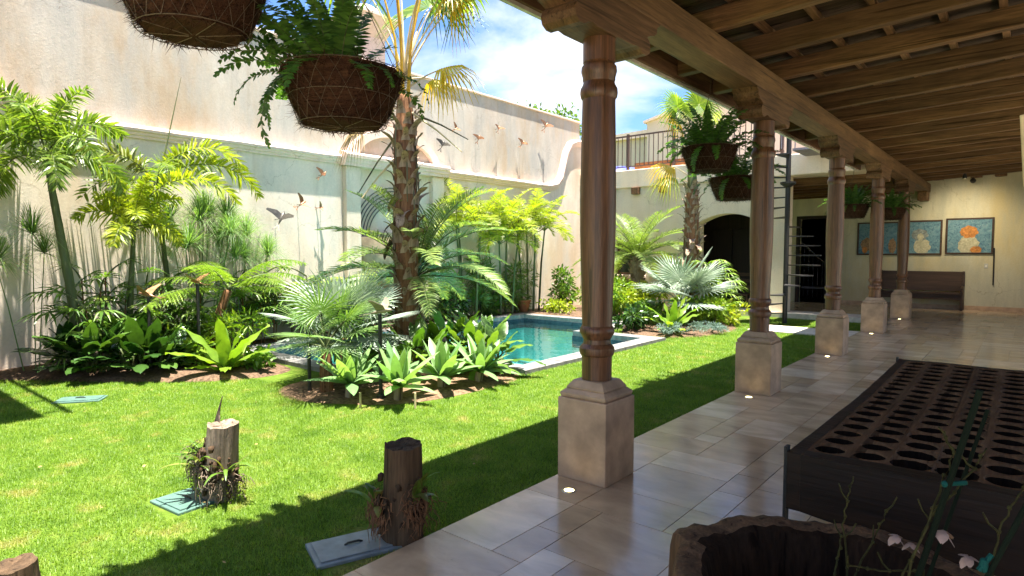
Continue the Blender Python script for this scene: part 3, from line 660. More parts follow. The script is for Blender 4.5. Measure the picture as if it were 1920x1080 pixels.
sym(MB().lathe([(.005, 3.48), (.05, 3.5), (.075, 3.55), (.05, 3.6), (.012, 3.63)], (-1.2, 20.9), 14).obj('shade', 'black_iron', pn)); MB().tube([(-1.2, 20.9, 3.63), (-1.2, 20.9, 3.82)], .006).obj('cord', 'black_iron', pn)

# ---------------------------------------------------------------- perforated sugar-mould table
TX0, TY0, TZ = -.845, 3.06, .65
tb = thing('mould_table', 'long low dark wooden mould table pierced with rows of round cups, on iron legs', 'table', (0, 5, 0))
NXC, NYC, PX_, PY_ = 10, 18, .166, .178
TX1 = TX0 + .06 + NXC * PX_ + .06; TY1 = TY0 + .10 + NYC * PY_ + .06
def tsag(x, y):
    u = (y - TY0) / (TY1 - TY0); s_ = math.sin(PI * min(max(u, 0), 1))
    dx = .014 * s_ * max(0, 1 - (x - TX0) / .9)
    n = mnoise.noise(Vector((x * 3, y * 3, 1))) * .006 + mnoise.noise(Vector((x * 11, y * 9, 4))) * .003
    return x + dx, TZ - .006 * s_ + n
mb = MB(); NS = 20
broken = {(2, 0): 1.22, (2, 1): 1.24, (3, 1): 1.24, (3, 2): 1.22, (3, 0): 1.2, (5, 0): 1.24, (2, 3): 1.15}
for i in range(NXC):
    for j in range(NYC):
        cx = TX0 + .06 + (i + .5) * PX_; cyy = TY0 + .10 + (j + .5) * PY_
        k_ = broken.get((i, j), 1); rr = .067 * k_ * random.uniform(.97, 1.03); jx = random.uniform(-.003, .003)
        vv = []; 
        for n in range(NS):
            q = 2 * PI * (n + .5) / NS; c_, s_ = math.cos(q), math.sin(q); m_ = max(abs(c_), abs(s_))
            x, y = cx + c_ / m_ * PX_ / 2, cyy + s_ / m_ * PY_ / 2
            xx, zz = tsag(x, y); vv.append((xx, y, zz))
        for (rf_, dz) in ((1.08, 0), (1.0, -.008), (.93, -.13), (.80, -.215)):
            for n in range(NS):
                q = 2 * PI * (n + .5) / NS; r2 = min(rr * rf_ * (1 + (.10 * math.sin(3 * n + i) if k_ > 1 else .02 * math.sin(n * 2 + j))), PX_ / 2 - .001)
                x, y = cx + jx + r2 * math.cos(q), cyy + r2 * math.sin(q); xx, zz = tsag(x, y); vv.append((xx, y, zz + dz - (.012 if k_ > 1 and dz == 0 else 0)))
        ff = [(r_ * NS + n, r_ * NS + (n + 1) % NS, (r_ + 1) * NS + (n + 1) % NS, (r_ + 1) * NS + n) for r_ in range(4) for n in range(NS)]
        ff.append(tuple(4 * NS + n for n in range(NS)))
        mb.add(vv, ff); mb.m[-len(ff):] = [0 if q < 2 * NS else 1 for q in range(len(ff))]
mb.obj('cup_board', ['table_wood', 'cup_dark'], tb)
# rim boards around the cup field (follow the sag) and the side planks
def strip_board(name_, xa, xb, ya, yb, ztop, zbot):
    m2 = MB(); ny = 24; vv = []
    for j in range(ny + 1):
        y = ya + (yb - ya) * j / ny
        for x in (xa, xb):
            xx, zz = tsag(x, y); vv.append((xx, y, zz + ztop)); 
        for x in (xa, xb):
            xx, zz = tsag(x, y); low = zbot + .03 * math.sin(PI * j / ny); vv.append((xx, y, low))
    ff = []
    for j in range(ny):
        a, c = 4 * j, 4 * (j + 1)
        ff += [(a, a + 1, c + 1, c), (a + 2, c + 2, c + 3, a + 3), (a, c, c + 2, a + 2), (a + 1, a + 3, c + 3, c + 1)]
    ff += [(0, 2, 3, 1), (4 * ny, 4 * ny + 1, 4 * ny + 3, 4 * ny + 2)]
    m2.add(vv, ff); return m2.obj(name_, 'plank_dark', tb, fixn=True)
strip_board('side_plank', TX0, TX0 + .0595, TY0 + .0, TY1, .001, .375)
strip_board('side_plank', TX1 - .0595, TX1, TY0 + .0, TY1, .001, .375)
def end_board(ya, yb):
    m2 = MB(); nx = 14; vv = []
    for i in range(nx + 1):
        x = TX0 + .06 + (TX1 - TX0 - .12) * i / nx
        for y in (ya, yb):
            xx, zz = tsag(x, y); vv.append((xx, y, zz))
        lowz = .375 - .06 * math.sin(PI * i / nx)
        for y in (ya, yb): vv.append((tsag(x, y)[0], y, lowz))
    ff = []
    for j in range(nx):
        a, c = 4 * j, 4 * (j + 1)
        ff += [(a, a + 1, c + 1, c), (a + 2, c + 2, c + 3, a + 3), (a, c, c + 2, a + 2), (a + 1, a + 3, c + 3, c + 1)]
    ff += [(0, 2, 3, 1), (4 * nx, 4 * nx + 1, 4 * nx + 3, 4 * nx + 2)]
    m2.add(vv, ff); return m2.obj('end_plank', 'plank_dark', tb, fixn=True)
end_board(TY0, TY0 + .0995); end_board(TY1 - .0595, TY1)
for x in (TX0 - .018, TX1 + .002):
    for y in (TY0 + .01, TY1 - .06):
        MB().box(x, y, 0, x + .014, y + .05, TZ + .02).obj('leg', 'black_iron', tb)
MB().box(TX0 + .07, TY0 + .12, .385, TX1 - .07, TY1 - .08, .405).obj('underside', 'table_wood', tb)

# ---------------------------------------------------------------- hollow trunk planter with orchids
PC = Vector((-.43, 2.10)); 
tr_ = thing('log_planter', 'hollow weathered tree trunk planter with a broken rim, before the mould table', 'planter', (PC.x, PC.y, 0))
def trim(q):
    n = mnoise.noise(Vector((math.cos(q) * 1.6, math.sin(q) * 1.6, 3)))
    return .565 + .03 * n + .012 * mnoise.noise(Vector((math.cos(q) * 7, math.sin(q) * 7, 9)))
mb = MB(); NQ = 160; vv = []
levels = [(1.0, 0, 0), (1.03, .25, 0), (1.0, .6, 0), (.985, .9, 0), (.965, .99, 0), (.90, 1.0, 0), (.80, .985, 0), (.765, .95, 1), (.72, .75, 1), (.70, .55, 1)]
for ro, zf, inn in levels:
    for k in range(NQ):
        q = 2 * PI * k / NQ
        rad = .505 * (1 + .07 * mnoise.noise(Vector((math.cos(q) * 1.3, math.sin(q) * 1.3, 0))) + (.012 * mnoise.noise(Vector((math.cos(q) * 12, math.sin(q) * 12, zf * 1.2)))))
        if abs((q - R(172) + PI) % (2 * PI) - PI) < .16 and not inn: rad += .05
        z = trim(q) * zf
        if zf >= .9: z += .008 * mnoise.noise(Vector((math.cos(q) * 14, math.sin(q) * 14, zf * 5)))
        vv.append((PC.x + rad * ro * math.cos(q), PC.y + rad * ro * math.sin(q), z))
ff = [(r_ * NQ + k, r_ * NQ + (k + 1) % NQ, (r_ + 1) * NQ + (k + 1) % NQ, (r_ + 1) * NQ + k) for r_ in range(len(levels) - 1) for k in range(NQ)]
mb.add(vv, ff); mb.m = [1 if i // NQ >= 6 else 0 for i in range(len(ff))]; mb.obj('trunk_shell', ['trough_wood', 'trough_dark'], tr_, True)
MB().lathe([(.36, .30), (.2, .33), (.01, .34)], PC, 24, wob=lambda q, z: 1 + .04 * math.sin(5 * q)).obj('soil_fill', 'soil', tr_)
def blob(mb, c, r, sc=(1, 1, 1), n=8, wob=.15, mi=0):
    vv = []; st = n // 2
    for i in range(st + 1):
        th = PI * i / st
        for j in range(n):
            q = 2 * PI * j / n; d = Vector((math.sin(th) * math.cos(q), math.sin(th) * math.sin(q), math.cos(th)))
            k_ = r * (1 + wob * mnoise.noise(d * 2.3 + Vector(c) * 13)); vv.append((c[0] + d.x * k_ * sc[0], c[1] + d.y * k_ * sc[1], c[2] + d.z * k_ * sc[2]))
    mb.add(vv, [(i * n + j, (i + 1) * n + j, (i + 1) * n + (j + 1) % n, i * n + (j + 1) % n) for i in range(st) for j in range(n)], mi)
for (a, c, label, mat, rad) in [
    (Vector((-0.191, 1.892, 0.743)), Vector((-0.076, 1.871, 1.265)), 'dark green cane stake, the tallest in the trunk planter, leaning over the mould table', 'cane_dark', .0075),
    (Vector((-0.145, 2.068, 0.839)), Vector((-0.068, 2.131, 1.167)), 'thin dark cane stake leaning beside the tallest stake', 'cane_dark', .005),
    (Vector((-0.046, 1.798, 0.833)), Vector((0.028, 1.811, 1.047)), 'dark cane stake at the planter side nearest the frame edge, with a teal tie', 'cane_dark', .006)]:
    lowp = a + (a - c).normalized() * ((a.z - .30) / max(.2, (c - a).normalized().z))
    o = MB().tube([lowp, a, c], rad, 8).obj('plant_stake', mat); tag(o, label, 'stake')
b = MB(); b.tube([Vector((-0.142, 1.888, 1.010)), Vector((-0.098, 1.925, 1.014))], .006, 6); blob(b, Vector((-0.139, 1.878, 1.014)), .009, n=8); tag(b.obj('plant_tie', 'teal_tie'), 'teal plastic tie knotted round the tallest stake', 'plant tie')
b = MB(); blob(b, Vector((-0.052, 1.796, 0.864)), .010, (1, 1, 2), 8); b.tube([Vector((-0.061, 1.787, 0.852)), Vector((-0.038, 1.809, 0.889))], .006); tag(b.obj('plant_tie', 'teal_tie'), 'teal plastic tie on the stake at the edge of the planter', 'plant tie')
ST = [([(-0.399, 2.136, 0.568), (-0.418, 2.133, 0.737), (-0.410, 2.145, 0.813), (-0.397, 2.161, 0.892)], 'knotted bare orchid stem standing upright at the back of the trunk planter'),
      ([(-0.376, 2.092, 0.595), (-0.324, 2.146, 0.735), (-0.305, 2.167, 0.804)], 'bare orchid stem curving to a bud over the middle of the trunk planter'),
      ([(-0.210, 1.851, 0.753), (-0.154, 1.914, 0.982), (-0.126, 1.945, 1.079), (-0.161, 1.922, 1.148)], 'green orchid stem climbing along the tallest stake'),
      ([(-0.190, 2.060, 0.697), (-0.289, 1.977, 0.697), (-0.359, 1.919, 0.712)], 'low orchid stem lying out across the planter rim'),
      ([(-0.228, 1.900, 0.741), (-0.158, 1.972, 0.920), (-0.085, 2.041, 1.020), (-0.065, 2.062, 1.077)], 'thin orchid stem arching to the side beside the tallest stake'),
      ([(-0.038, 1.869, 0.819), (-0.022, 1.892, 0.943), (0.015, 1.929, 1.027)], 'pale green orchid stem bending out at the planter side nearest the frame edge'),
      ([(-0.437, 2.104, 0.568), (-0.421, 2.123, 0.644), (-0.419, 2.129, 0.703)], 'short dry orchid stub beside the upright knotted stem')]
for si, (pp, label) in enumerate(ST):
    pts = [Vector(q) for q in pp]
    d0 = (pts[0] - pts[1]).normalized(); base = Vector((pts[0].x, pts[0].y, .3))
    if pts[0].z > .32: pts = [base.lerp(pts[0], .0)] + pts
    sm = []
    for i in range(len(pts) - 1):
        for t_ in range(5): sm.append(pts[i].lerp(pts[i + 1], t_ / 5) + Vector((random.uniform(-1, 1), random.uniform(-1, 1), 0)) * .004)
    sm.append(pts[-1])
    c = thing('orchid', label, 'orchid', base, 'bare orchid stems in the trunk planter')
    MB().tube(sm, [.0038 * (1 - .45 * i / len(sm)) for i in range(len(sm))], 6).obj('stem', 'orchid_stem', c, True)
    for i in range(3, len(sm), 3):
        b = MB(); blob(b, sm[i], .0055, (1, 1, 1.2), 6); b.obj('node', 'orchid_stem', c, True)
        if i % 2:
            dv = Vector((random.uniform(-1, 1), random.uniform(-1, 1), .6)).normalized() * .045
            b = MB(); b.tube([sm[i], sm[i] + dv * .6, sm[i] + dv + Vector((0, 0, .015))], [.003, .0025, .002], 5); b.obj('twig', 'orchid_stem', c)
def flower(p, label, sz):
    c = thing('orchid_flower', label, 'flower', p, 'wilted pink orchid flowers')
    for k in range(5):
        q = k * 2 * PI / 5 + random.uniform(-.4, .4); d = Vector((math.cos(q), math.sin(q), random.uniform(-.9, .3))).normalized()
        sd_ = d.cross(Vector((0, 0, 1))).normalized(); b = MB(); p = Vector(p)
        vv = []
        for t_, w_ in ((0, .12), (.35, .42), (.7, .36), (1, .06)):
            m_ = p + d * sz * t_ - Vector((0, 0, 1)) * sz * t_ * t_ * .5
            vv += [m_ - sd_ * sz * w_, m_ + Vector((0, 0, sz * .08)), m_ + sd_ * sz * w_]
        b.add(vv, [(r_ * 3 + s_, r_ * 3 + s_ + 1, r_ * 3 + s_ + 4, r_ * 3 + s_ + 3) for r_ in range(3) for s_ in (0, 1)]); b.obj('petal', 'petal', c, True)
flower(Vector((-0.142, 1.917, 0.878)), 'wilted pink orchid flower hanging by the tallest stake', .034)
flower(Vector((-0.250, 1.953, 0.818)), 'crumpled pink orchid flower low over the middle of the planter', .027)
flower(Vector((-0.215, 1.955, 0.806)), 'small pink orchid flower beneath the crumpled one', .023)
flower(Vector((-0.087, 1.895, 0.834)), 'pink orchid flower lying on the planter rim near the edge stake', .026)
o = MB().tube([Vector((.14, 1.62, .3)), Vector((0.024, 2.127, 1.479)), Vector((-0.009, 2.123, 1.802)), Vector((-0.022, 2.124, 1.962))], [.009, .009, .008, .007], 8).obj('bamboo_stake', 'bamboo'); tag(o, 'pale bamboo stake rising at the edge of the picture before the end wall', 'stake')

# ---------------------------------------------------------------- leaf and frond builders
UP = Vector((0, 0, 1))
def curve(elev, length, droop, n, power=1.3):
    """points of an arching rib in the XZ plane, starting at the origin"""
    p = Vector((0, 0, 0)); o_ = [p.copy()]
    for i in range(n):
        t_ = (i + .5) / n; a = R(elev - droop * t_ ** power); p = p + Vector((math.cos(a), 0, math.sin(a))) * (length / n); o_.append(p.copy())
    return o_
def samp(pts, t_):
    k = len(pts) - 1; u = min(max(t_, 0), 1) * k; i = min(int(u), k - 1); return pts[i].lerp(pts[i + 1], u - i), (pts[i + 1] - pts[i]).normalized()
def frond(elev, length, droop, pairs, ll, lw, leaf, stem, t0=.15, vee=25, sweep=.5, sag=.35, plum=0, seed=0, rib=.012, endk=.35, bip=False):
    rr = random.Random(seed); mb = MB(); pts = curve(elev, length, droop, 12)
    mb.tube(pts, [rib * (1 - .85 * i / 12) for i in range(13)], 5, 1)
    S = Vector((0, 1, 0))
    for k in range(pairs):
        t_ = t0 + (1 - t0) * (k + .5) / pairs
        for sd_ in (-1, 1):
            p, T = samp(pts, t_ + rr.uniform(-.3, .3) / pairs); Nn = T.cross(S) * -1
            if Nn.z < 0 and abs(T.z) < .9: Nn = -Nn
            u = (t_ - t0) / (1 - t0); lk = ll * (math.sin(PI * (.14 + .80 * u)) ** .7 * (1 - u * .25) + endk * .1) * rr.uniform(.88, 1.1)
            ve = R(vee + (rr.uniform(-plum, plum) if plum else rr.uniform(-6, 6)))
            d = (S * sd_ * math.cos(ve) + Nn * math.sin(ve) + T * (sweep * (.6 + .8 * u))).normalized()
            wv = T.cross(d).cross(d).normalized() if not plum else T
            wv = (T - d * T.dot(d)).normalized()
            nseg = 3; prev = p; vv = []
            ww = (.55, 1.0, .72, .0)
            for i in range(nseg + 1):
                f = i / nseg; q = p + d * lk * f - UP * lk * sag * f * f
                hw = lw * ww[i] * .5
                if i < nseg: vv += [q - wv * hw, q + wv * hw]
                else: vv += [q]
            mb.add(vv, [(0, 1, 3, 2), (2, 3, 5, 4), (4, 5, 6)])
            if bip:   # saw-edged second order leaflets
                for i in range(1, 8):
                    f = i / 8.5; q = p + d * lk * f - UP * lk * sag * f * f; l2 = lk * .24 * (1 - f) + .012
                    for s2 in (-1, 1):
                        e = q + wv * s2 * l2 + d * l2 * .5; mb.add([q - d * .008, q + d * .010, e], [(0, 1, 2)])
    return mb.mesh('frond', [leaf, stem], False)
def fanleaf(elev, pet, rad, nseg, spread, leaf, stem, seed=0, droop=.35, fold=.16, wk=1.0, split=.45):
    rr = random.Random(seed); mb = MB(); pts = curve(elev, pet, 25, 8)
    mb.tube(pts, [.016 * (1 - .5 * i / 8) for i in range(9)], 5, 1)
    p, T = samp(pts, 1); S = Vector((0, 1, 0)); Nn = T.cross(S) * -1
    if Nn.z < 0: Nn = -Nn
    T2 = (T - UP * .15).normalized()
    for k in range(nseg):
        u = (k + .5) / nseg * 2 - 1; a = R(u * spread); d = (T2 * math.cos(a) + S * math.sin(a) + Nn * .18 * (1 - abs(u)) * 1.0).normalized()
        sd_ = (S * math.cos(a) - T2 * math.sin(a)).normalized(); rl = rad * (1 - .22 * u * u) * rr.uniform(.9, 1.06)
        da = R(spread) / nseg * wk; vv = []
        for f, wf_ in ((.03, 1), (split, 1), (.72, .62), (1.0, .06)):
            q = p + d * rl * f - UP * rl * droop * f ** 2.6 * (.7 + .6 * abs(u)); hw = rl * min(f, split) * math.tan(da) * wf_
            hgt = Nn * hw * fold * 6 * .5
            vv += [q - sd_ * hw, q + hgt, q + sd_ * hw]
        mb.add(vv, [(r_ * 3 + s_, r_ * 3 + s_ + 1, r_ * 3 + s_ + 4, r_ * 3 + s_ + 3) for r_ in range(3) for s_ in (0, 1)])
    return mb.mesh('leaf', [leaf, stem], False)
def blade(elev, length, width, droop, leaf, stem=None, pet=0, fold=.25, seed=0, wavy=0, prof_pow=(.5, 1.0), n=9, tipk=1.0, roll=0):
    """a strap or oval leaf with a folded midrib; pet = length of a bare stalk"""
    rr = random.Random(seed); mb = MB(); pts = curve(elev, pet + length, droop, 14); tot = pet + length
    if pet: mb.tube([samp(pts, i / 4 * pet / tot)[0] for i in range(5)], .006 + width * .02, 5, 1)
    vv = []; S = Vector((0, 1, 0)); a_, b_ = prof_pow; mxv = max((i / 40) ** a_ * (1 - i / 40) ** b_ for i in range(1, 40))
    for i in range(n + 1):
        f = i / n; q, T = samp(pts, (pet + length * f) / tot); Nn = T.cross(S) * -1
        hw = width / 2 * ((max(f, .004) ** a_ * (1 - min(f, .996)) ** b_) / mxv); wv_ = wavy * math.sin(f * 17 + seed) * width * .12
        S2 = (S * math.cos(roll) + Nn * math.sin(roll))
        vv += [q - S2 * hw + Nn * (hw * fold + wv_), q, q + S2 * hw + Nn * (hw * fold - wv_)]
    mb.add(vv, [(r_ * 3 + s_, r_ * 3 + s_ + 1, r_ * 3 + s_ + 4, r_ * 3 + s_ + 3) for r_ in range(n) for s_ in (0, 1)])
    return mb.mesh('leaf', [leaf, stem or leaf], True)
def put(name_, me, parent, az, z=0, sc=1, tilt=0, xy=(0, 0)):
    o = bpy.data.objects.new(name_, me); COL.objects.link(o); o.parent = parent
    o.matrix_local = Matrix.Translation((xy[0], xy[1], z)) @ Matrix.Rotation(R(az), 4, 'Z') @ Matrix.Rotation(R(tilt), 4, 'Y') @ Matrix.Diagonal((sc, sc, sc, 1)); return o
CACHE = {}
def cached(key, fn):
    if key not in CACHE: CACHE[key] = fn()
    return CACHE[key]
def trunk(parent, pts, rads, mat, n=12, rings=0, name_='trunk'):
    P = []; Rd = []
    k = 24
    for i in range(k + 1):
        t_ = i / k; u = t_ * (len(pts) - 1); a = min(int(u), len(pts) - 2); f = u - a
        P.append(Vector(pts[a]).lerp(Vector(pts[a + 1]), f)); Rd.append((rads[a] + (rads[a + 1] - rads[a]) * f) * (1 + (.06 * (i % 2) if rings else 0)))
    o = MB().tube(P, Rd, n).obj(name_, mat, None, True); o.parent = parent; return o
GA = 137.5
def rosette(parent, variants, n, z, az0=0, sc=(.85, 1.1), name_='frond', z_step=0, jit=14, lo=0, hi=1):
    """variants: list of mesh lists from upright (young) to low (old)"""
    for k in range(n):
        u = lo + (hi - lo) * (k + .5) / n; v = variants[min(int(u * len(variants)), len(variants) - 1)]
        put(name_, v[k % len(v)], parent, az0 + k * GA + random.uniform(-jit, jit), z - z_step * k, random.uniform(*sc))

# ---- variants
def fox(leaf, key, ln, elevs=((78, 55), (58, 80), (38, 95), (16, 100), (-8, 75)), pairs=30, ll=.36, lw=.034, plum=55, **k):
    return cached(key, lambda: [[frond(e, ln * (1 if e > 0 else .9), d, pairs, ll, lw, leaf, 'green_stem', plum=plum, seed=i * 7 + s, **k) for s in range(2)] for i, (e, d) in enumerate(elevs)])

def foxtail(label, loc, top, ln, leaf, key, n=11, rad=(.075, .05), cat='palm', name_='palm_tree', **k):
    t_ = thing(name_, label, cat, loc); L_ = Vector(top) - Vector(loc)
    trunk(t_, [(0, 0, -.05), (L_.x * .35, L_.y * .35, L_.z * .4), (L_.x * .8, L_.y * .8, L_.z * .8), tuple(L_)], [rad[0] * 1.15, rad[0], rad[1] * 1.05, rad[1] * .7], 'green_stem', 10, 1)
    crown = bpy.data.objects.new('crown', None); COL.objects.link(crown); crown.parent = t_; crown.location = L_; crown.empty_display_size = .1
    rosette(crown, fox(leaf, key, ln, **k), n, -.02, random.uniform(0, 360), z_step=.012)
    return t_, crown
t1, c1 = foxtail('tall green-stemmed foxtail palm standing near the shaded end of the garden wall', (-9.55, 2.55, .05), (-9.75, 2.28, 2.95), 1.2, 'leaf_palm', 'foxA', 13, (.056, .04), pairs=66, ll=.33, lw=.030, plum=75, elevs=((78, 65), (62, 95), (44, 110), (22, 110)))
t2, c2 = foxtail('young foxtail palm with a bright yellow-green head, right behind the dark broad-leaf clump', (-9.6, 3.1, .05), (-9.7, 3.27, 2.1), .80, 'leaf_lime', 'foxB', 14, (.042, .028), elevs=((80, 40), (60, 70), (45, 90), (20, 90)), pairs=56, ll=.26, lw=.026, plum=80)
put('frond', frond(62, 1.75, 125, 80, .32, .027, 'leaf_lime', 'green_stem', plum=65, seed=91), c2, 48, 0, 1)
t3, c3 = foxtail('foxtail palm with an upright unopened spear and arching fronds, close against the garden wall', (-10.2, 3.95, .05), (-10.25, 3.78, 2.6), 1.2, 'leaf_palm', 'foxC', 5, (.042, .028), elevs=((70, 90), (55, 100), (30, 90)), pairs=30, ll=.34, lw=.03)
put('frond', frond(66, 1.6, 130, 76, .32, .028, 'leaf_lime', 'green_stem', plum=65, seed=92), c3, 66, .1, 1); put('frond', frond(40, 1.75, 110, 80, .32, .028, 'leaf_lime', 'green_stem', plum=65, seed=93), c3, 72, .1, 1)
put('frond', frond(58, 1.5, 125, 74, .32, .028, 'leaf_olive', 'green_stem', plum=65, seed=94), c3, 258, .05, 1)
MB().tube([(0, 0, 0), (-.02, .18, .7), (-.03, .42, 1.75)], [.018, .012, .003], 6).obj('spear', 'green_stem', None).parent = c3

# ---- areca clump by the pool's far side of the wall
ar_v = fox('leaf_lime', 'areca', 1.5, elevs=((78, 60), (62, 85), (48, 100), (32, 100)), pairs=42, ll=.36, lw=.024, plum=18, vee=30)
for i, (x, y, z, label) in enumerate([(-10.3, 10.7, 2.5, 'yellow-green areca palm against the wall, closest to the fibrous palm trunk'), (-10.25, 11.9, 2.2, 'yellow-green areca palm against the wall, between two other areca palms'), (-10.3, 13.1, 2.4, 'yellow-green areca palm against the wall, beneath the curling end of the ledge')]):
    t_ = thing('areca_palm', label, 'palm', (x, y, .03), 'areca palms along the garden wall')
    for s_ in range(4):
        q = R(90 * s_ + 30 * i); bx, by = .22 * math.cos(q), .25 * math.sin(q); hh = z * random.uniform(.75, 1.05)
        st_ = trunk(t_, [(bx, by, -.05), (bx * 1.3, by * 1.3, hh * .6), (bx * 1.7, by * 1.7, hh)], [.03, .025, .018], 'green_stem', 8, 1, 'stem')
        cr_ = bpy.data.objects.new('crown', None); COL.objects.link(cr_); cr_.parent = t_; cr_.location = (bx * 1.7, by * 1.7, hh); cr_.empty_display_size = .1
        rosette(cr_, ar_v, 8, 0, 60 * s_, (.75, 1.0))

# ---- fibrous palms
def shaggy(label, loc, h, r0, key, name_='fan_palm'):
    t_ = thing(name_, label, 'palm', loc)
    rr = random.Random(len(label))
    prof = [(0, 1.25), (.06, 1.12), (.18, .98), (.33, .95), (.5, 1.0), (.7, .95), (.86, .9), (1, .55)]
    pr = []
    for i in range(61):
        f = i / 60; k = 0
        while prof[k + 1][0] < f: k += 1
        a, c = prof[k], prof[k + 1]; rk = a[1] + (c[1] - a[1]) * (f - a[0]) / (c[0] - a[0]); pr.append((r0 * rk, f * h - .05))
    b = MB(); b.lathe(pr, (0, 0), 22, wob=lambda q, z: 1 + .14 * mnoise.noise(Vector((math.cos(q) * 2.5, math.sin(q) * 2.5, z * 5))) + .05 * mnoise.noise(Vector((math.cos(q) * 6, math.sin(q) * 6, z * 14))))
    o = b.obj('trunk', 'palm_fibre', None, True); o.parent = t_
    # old leaf bases: curled boots
    vs_ = []
    for s in range(3):
        m2 = MB(); vv = []; ln = .26; 
        for i in range(6):
            f = i / 5; ww = (.085, .075, .055, .045, .05, .03)[i]; xo = .02 + .10 * f * f * (1 + .4 * s) ; zo = ln * f * (1 - .25 * f)
            for j in range(4):
                u = j / 3 * 2 - 1; vv.append((xo - .018 * u * u + (.02 * rr.uniform(-1, 1) if i > 3 else 0), u * ww, zo - .012 * abs(u)))
        m2.add(vv, [(i * 4 + j, i * 4 + j + 1, i * 4 + j + 5, i * 4 + j + 4) for i in range(5) for j in range(3)])
        vs_.append(m2.mesh('leaf_boot', 'palm_boot', True))
    nb = int(h * 34)
    for k in range(nb):
        z = .12 + (h - .25) * (k / nb) ** 1.0; q = k * GA + rr.uniform(-12, 12); rad_ = r0 * .9
        flip = 180 if (.42 < z / h < .62 and rr.random() < .5) else 0
        o = put('leaf_boot', vs_[k % 3], t_, q, z, rr.uniform(.5, .95) * (1.5 if .40 < z / h < .62 else 1.1)); o.location.x += math.cos(R(q)) * rad_; o.location.y += math.sin(R(q)) * rad_
        if flip: o.rotation_euler = (0, R(100), R(q))
    for k in range(10):   # hanging dry fibre stalks
        q = k * GA; z = h * rr.uniform(.55, .95); b = MB(); b.tube([(math.cos(R(q)) * r0 * .95, math.sin(R(q)) * r0 * .95, z), (math.cos(R(q)) * r0 * 1.1, math.sin(R(q)) * r0 * 1.1, z - .3), (math.cos(R(q)) * r0 * 1.04, math.sin(R(q)) * r0 * 1.04, z - .7)], [.012, .012, .007], 5); o = b.obj('dry_stalk', 'palm_stem', None); o.parent = t_
    cr_ = bpy.data.objects.new('crown', None); COL.objects.link(cr_); cr_.parent = t_; cr_.location = (0, 0, h - .1); cr_.empty_display_size = .2
    return t_, cr_
mp_, mc_ = shaggy('big shaggy palm with a fibrous brown trunk, in the island bed before the pool', (-6.6, 5.6, .05), 3.75, .165, 'm')
fanG = cached('fanG', lambda: [[fanleaf(e, 1.5, 1.0, 32, 125, 'leaf_palm', 'bamboo', seed=s + i, droop=.45) for s in range(2)] for i, e in enumerate((86, 76, 66))])
rosette(mc_, fanG, 9, .25, 20, (.95, 1.1), 'leaf')
fanY = cached('fanY', lambda: [fanleaf(e, .62, .62, 26, 110, 'leaf_yellow', 'bamboo', seed=4 + e, droop=.95) for e in (40, 20)])
fanD = cached('fanD', lambda: [fanleaf(e, .8, .6, 24, 100, 'leaf_dry', 'bamboo', seed=4 + e, droop=1.0) for e in (15, -15)])
put('yellow_leaf', fanY[0], mc_, 40, .1, 1); put('yellow_leaf', fanY[1], mc_, 70, .25, .7); put('yellow_leaf', fanleaf(66, 1.15, .6, 26, 110, 'leaf_yellow', 'bamboo', seed=77, droop=1.0), mc_, 25, .3, 1)
put('dry_leaf', fanD[1], mc_, 235, -.1, .8)
for k, (az, e, ln) in enumerate(((20, -35, .9), (225, -55, .9), (240, -48, .7), (50, -20, .8))):   # bare old petioles
    b = MB(); a = R(e); b.tube([(.12, 0, -.2), (.12 + ln * .5 * math.cos(a), 0, -.2 + ln * .5 * math.sin(a)), (.12 + ln * math.cos(a), 0, -.2 + ln * math.sin(a) - .05)], [.018, .012, .007], 5); o = b.obj('old_petiole', 'palm_stem' if k % 2 else 'bamboo'); o.parent = mc_; o.rotation_euler.z = R(az); o.location.z = -.3 * (k % 3)
for k in range(5):
    b = MB(); a = R(k * 72 + 10); b.tube([(.06 * math.cos(a), .06 * math.sin(a), 0), (.12 * math.cos(a), .12 * math.sin(a), .8), (.3 * math.cos(a), .3 * math.sin(a), 1.5)], [.024, .018, .012], 6); o = b.obj('petiole', 'leaf_yellow'); o.parent = mc_
fp_, fc_ = shaggy('shaggy fibrous palm with a big yellow drooping leaf, before the arched opening', (-6.1, 13.9, .05), 3.25, .165, 'f')
trunk(fc_, [(0, 0, -.1), (-.02, 0, .6), (-.03, 0, 1.1)], [.12, .085, .05], 'green_stem', 10, 0, 'crownshaft')
for k in range(5): put('leaf', fanG[k % 2][k % 2], fc_, k * 72 + 30, .7, .75)
put('yellow_leaf', fanleaf(48, .55, .8, 28, 100, 'leaf_yellow', 'bamboo', seed=11, droop=1.0), fc_, 205, .1, 1.0)
put('yellow_leaf', fanleaf(30, .5, .7, 28, 100, 'leaf_lime', 'bamboo', seed=12, droop=1.0), fc_, 222, 0, 1.0)
put('yellow_leaf', fanleaf(70, .9, .7, 28, 110, 'leaf_yellow', 'bamboo', seed=13, droop=1.1), fc_, 190, .9, .8); put('yellow_leaf', fanleaf(70, .9, .7, 28, 110, 'leaf_lime', 'bamboo', seed=14, droop=1.1), fc_, 20, .9, .8)

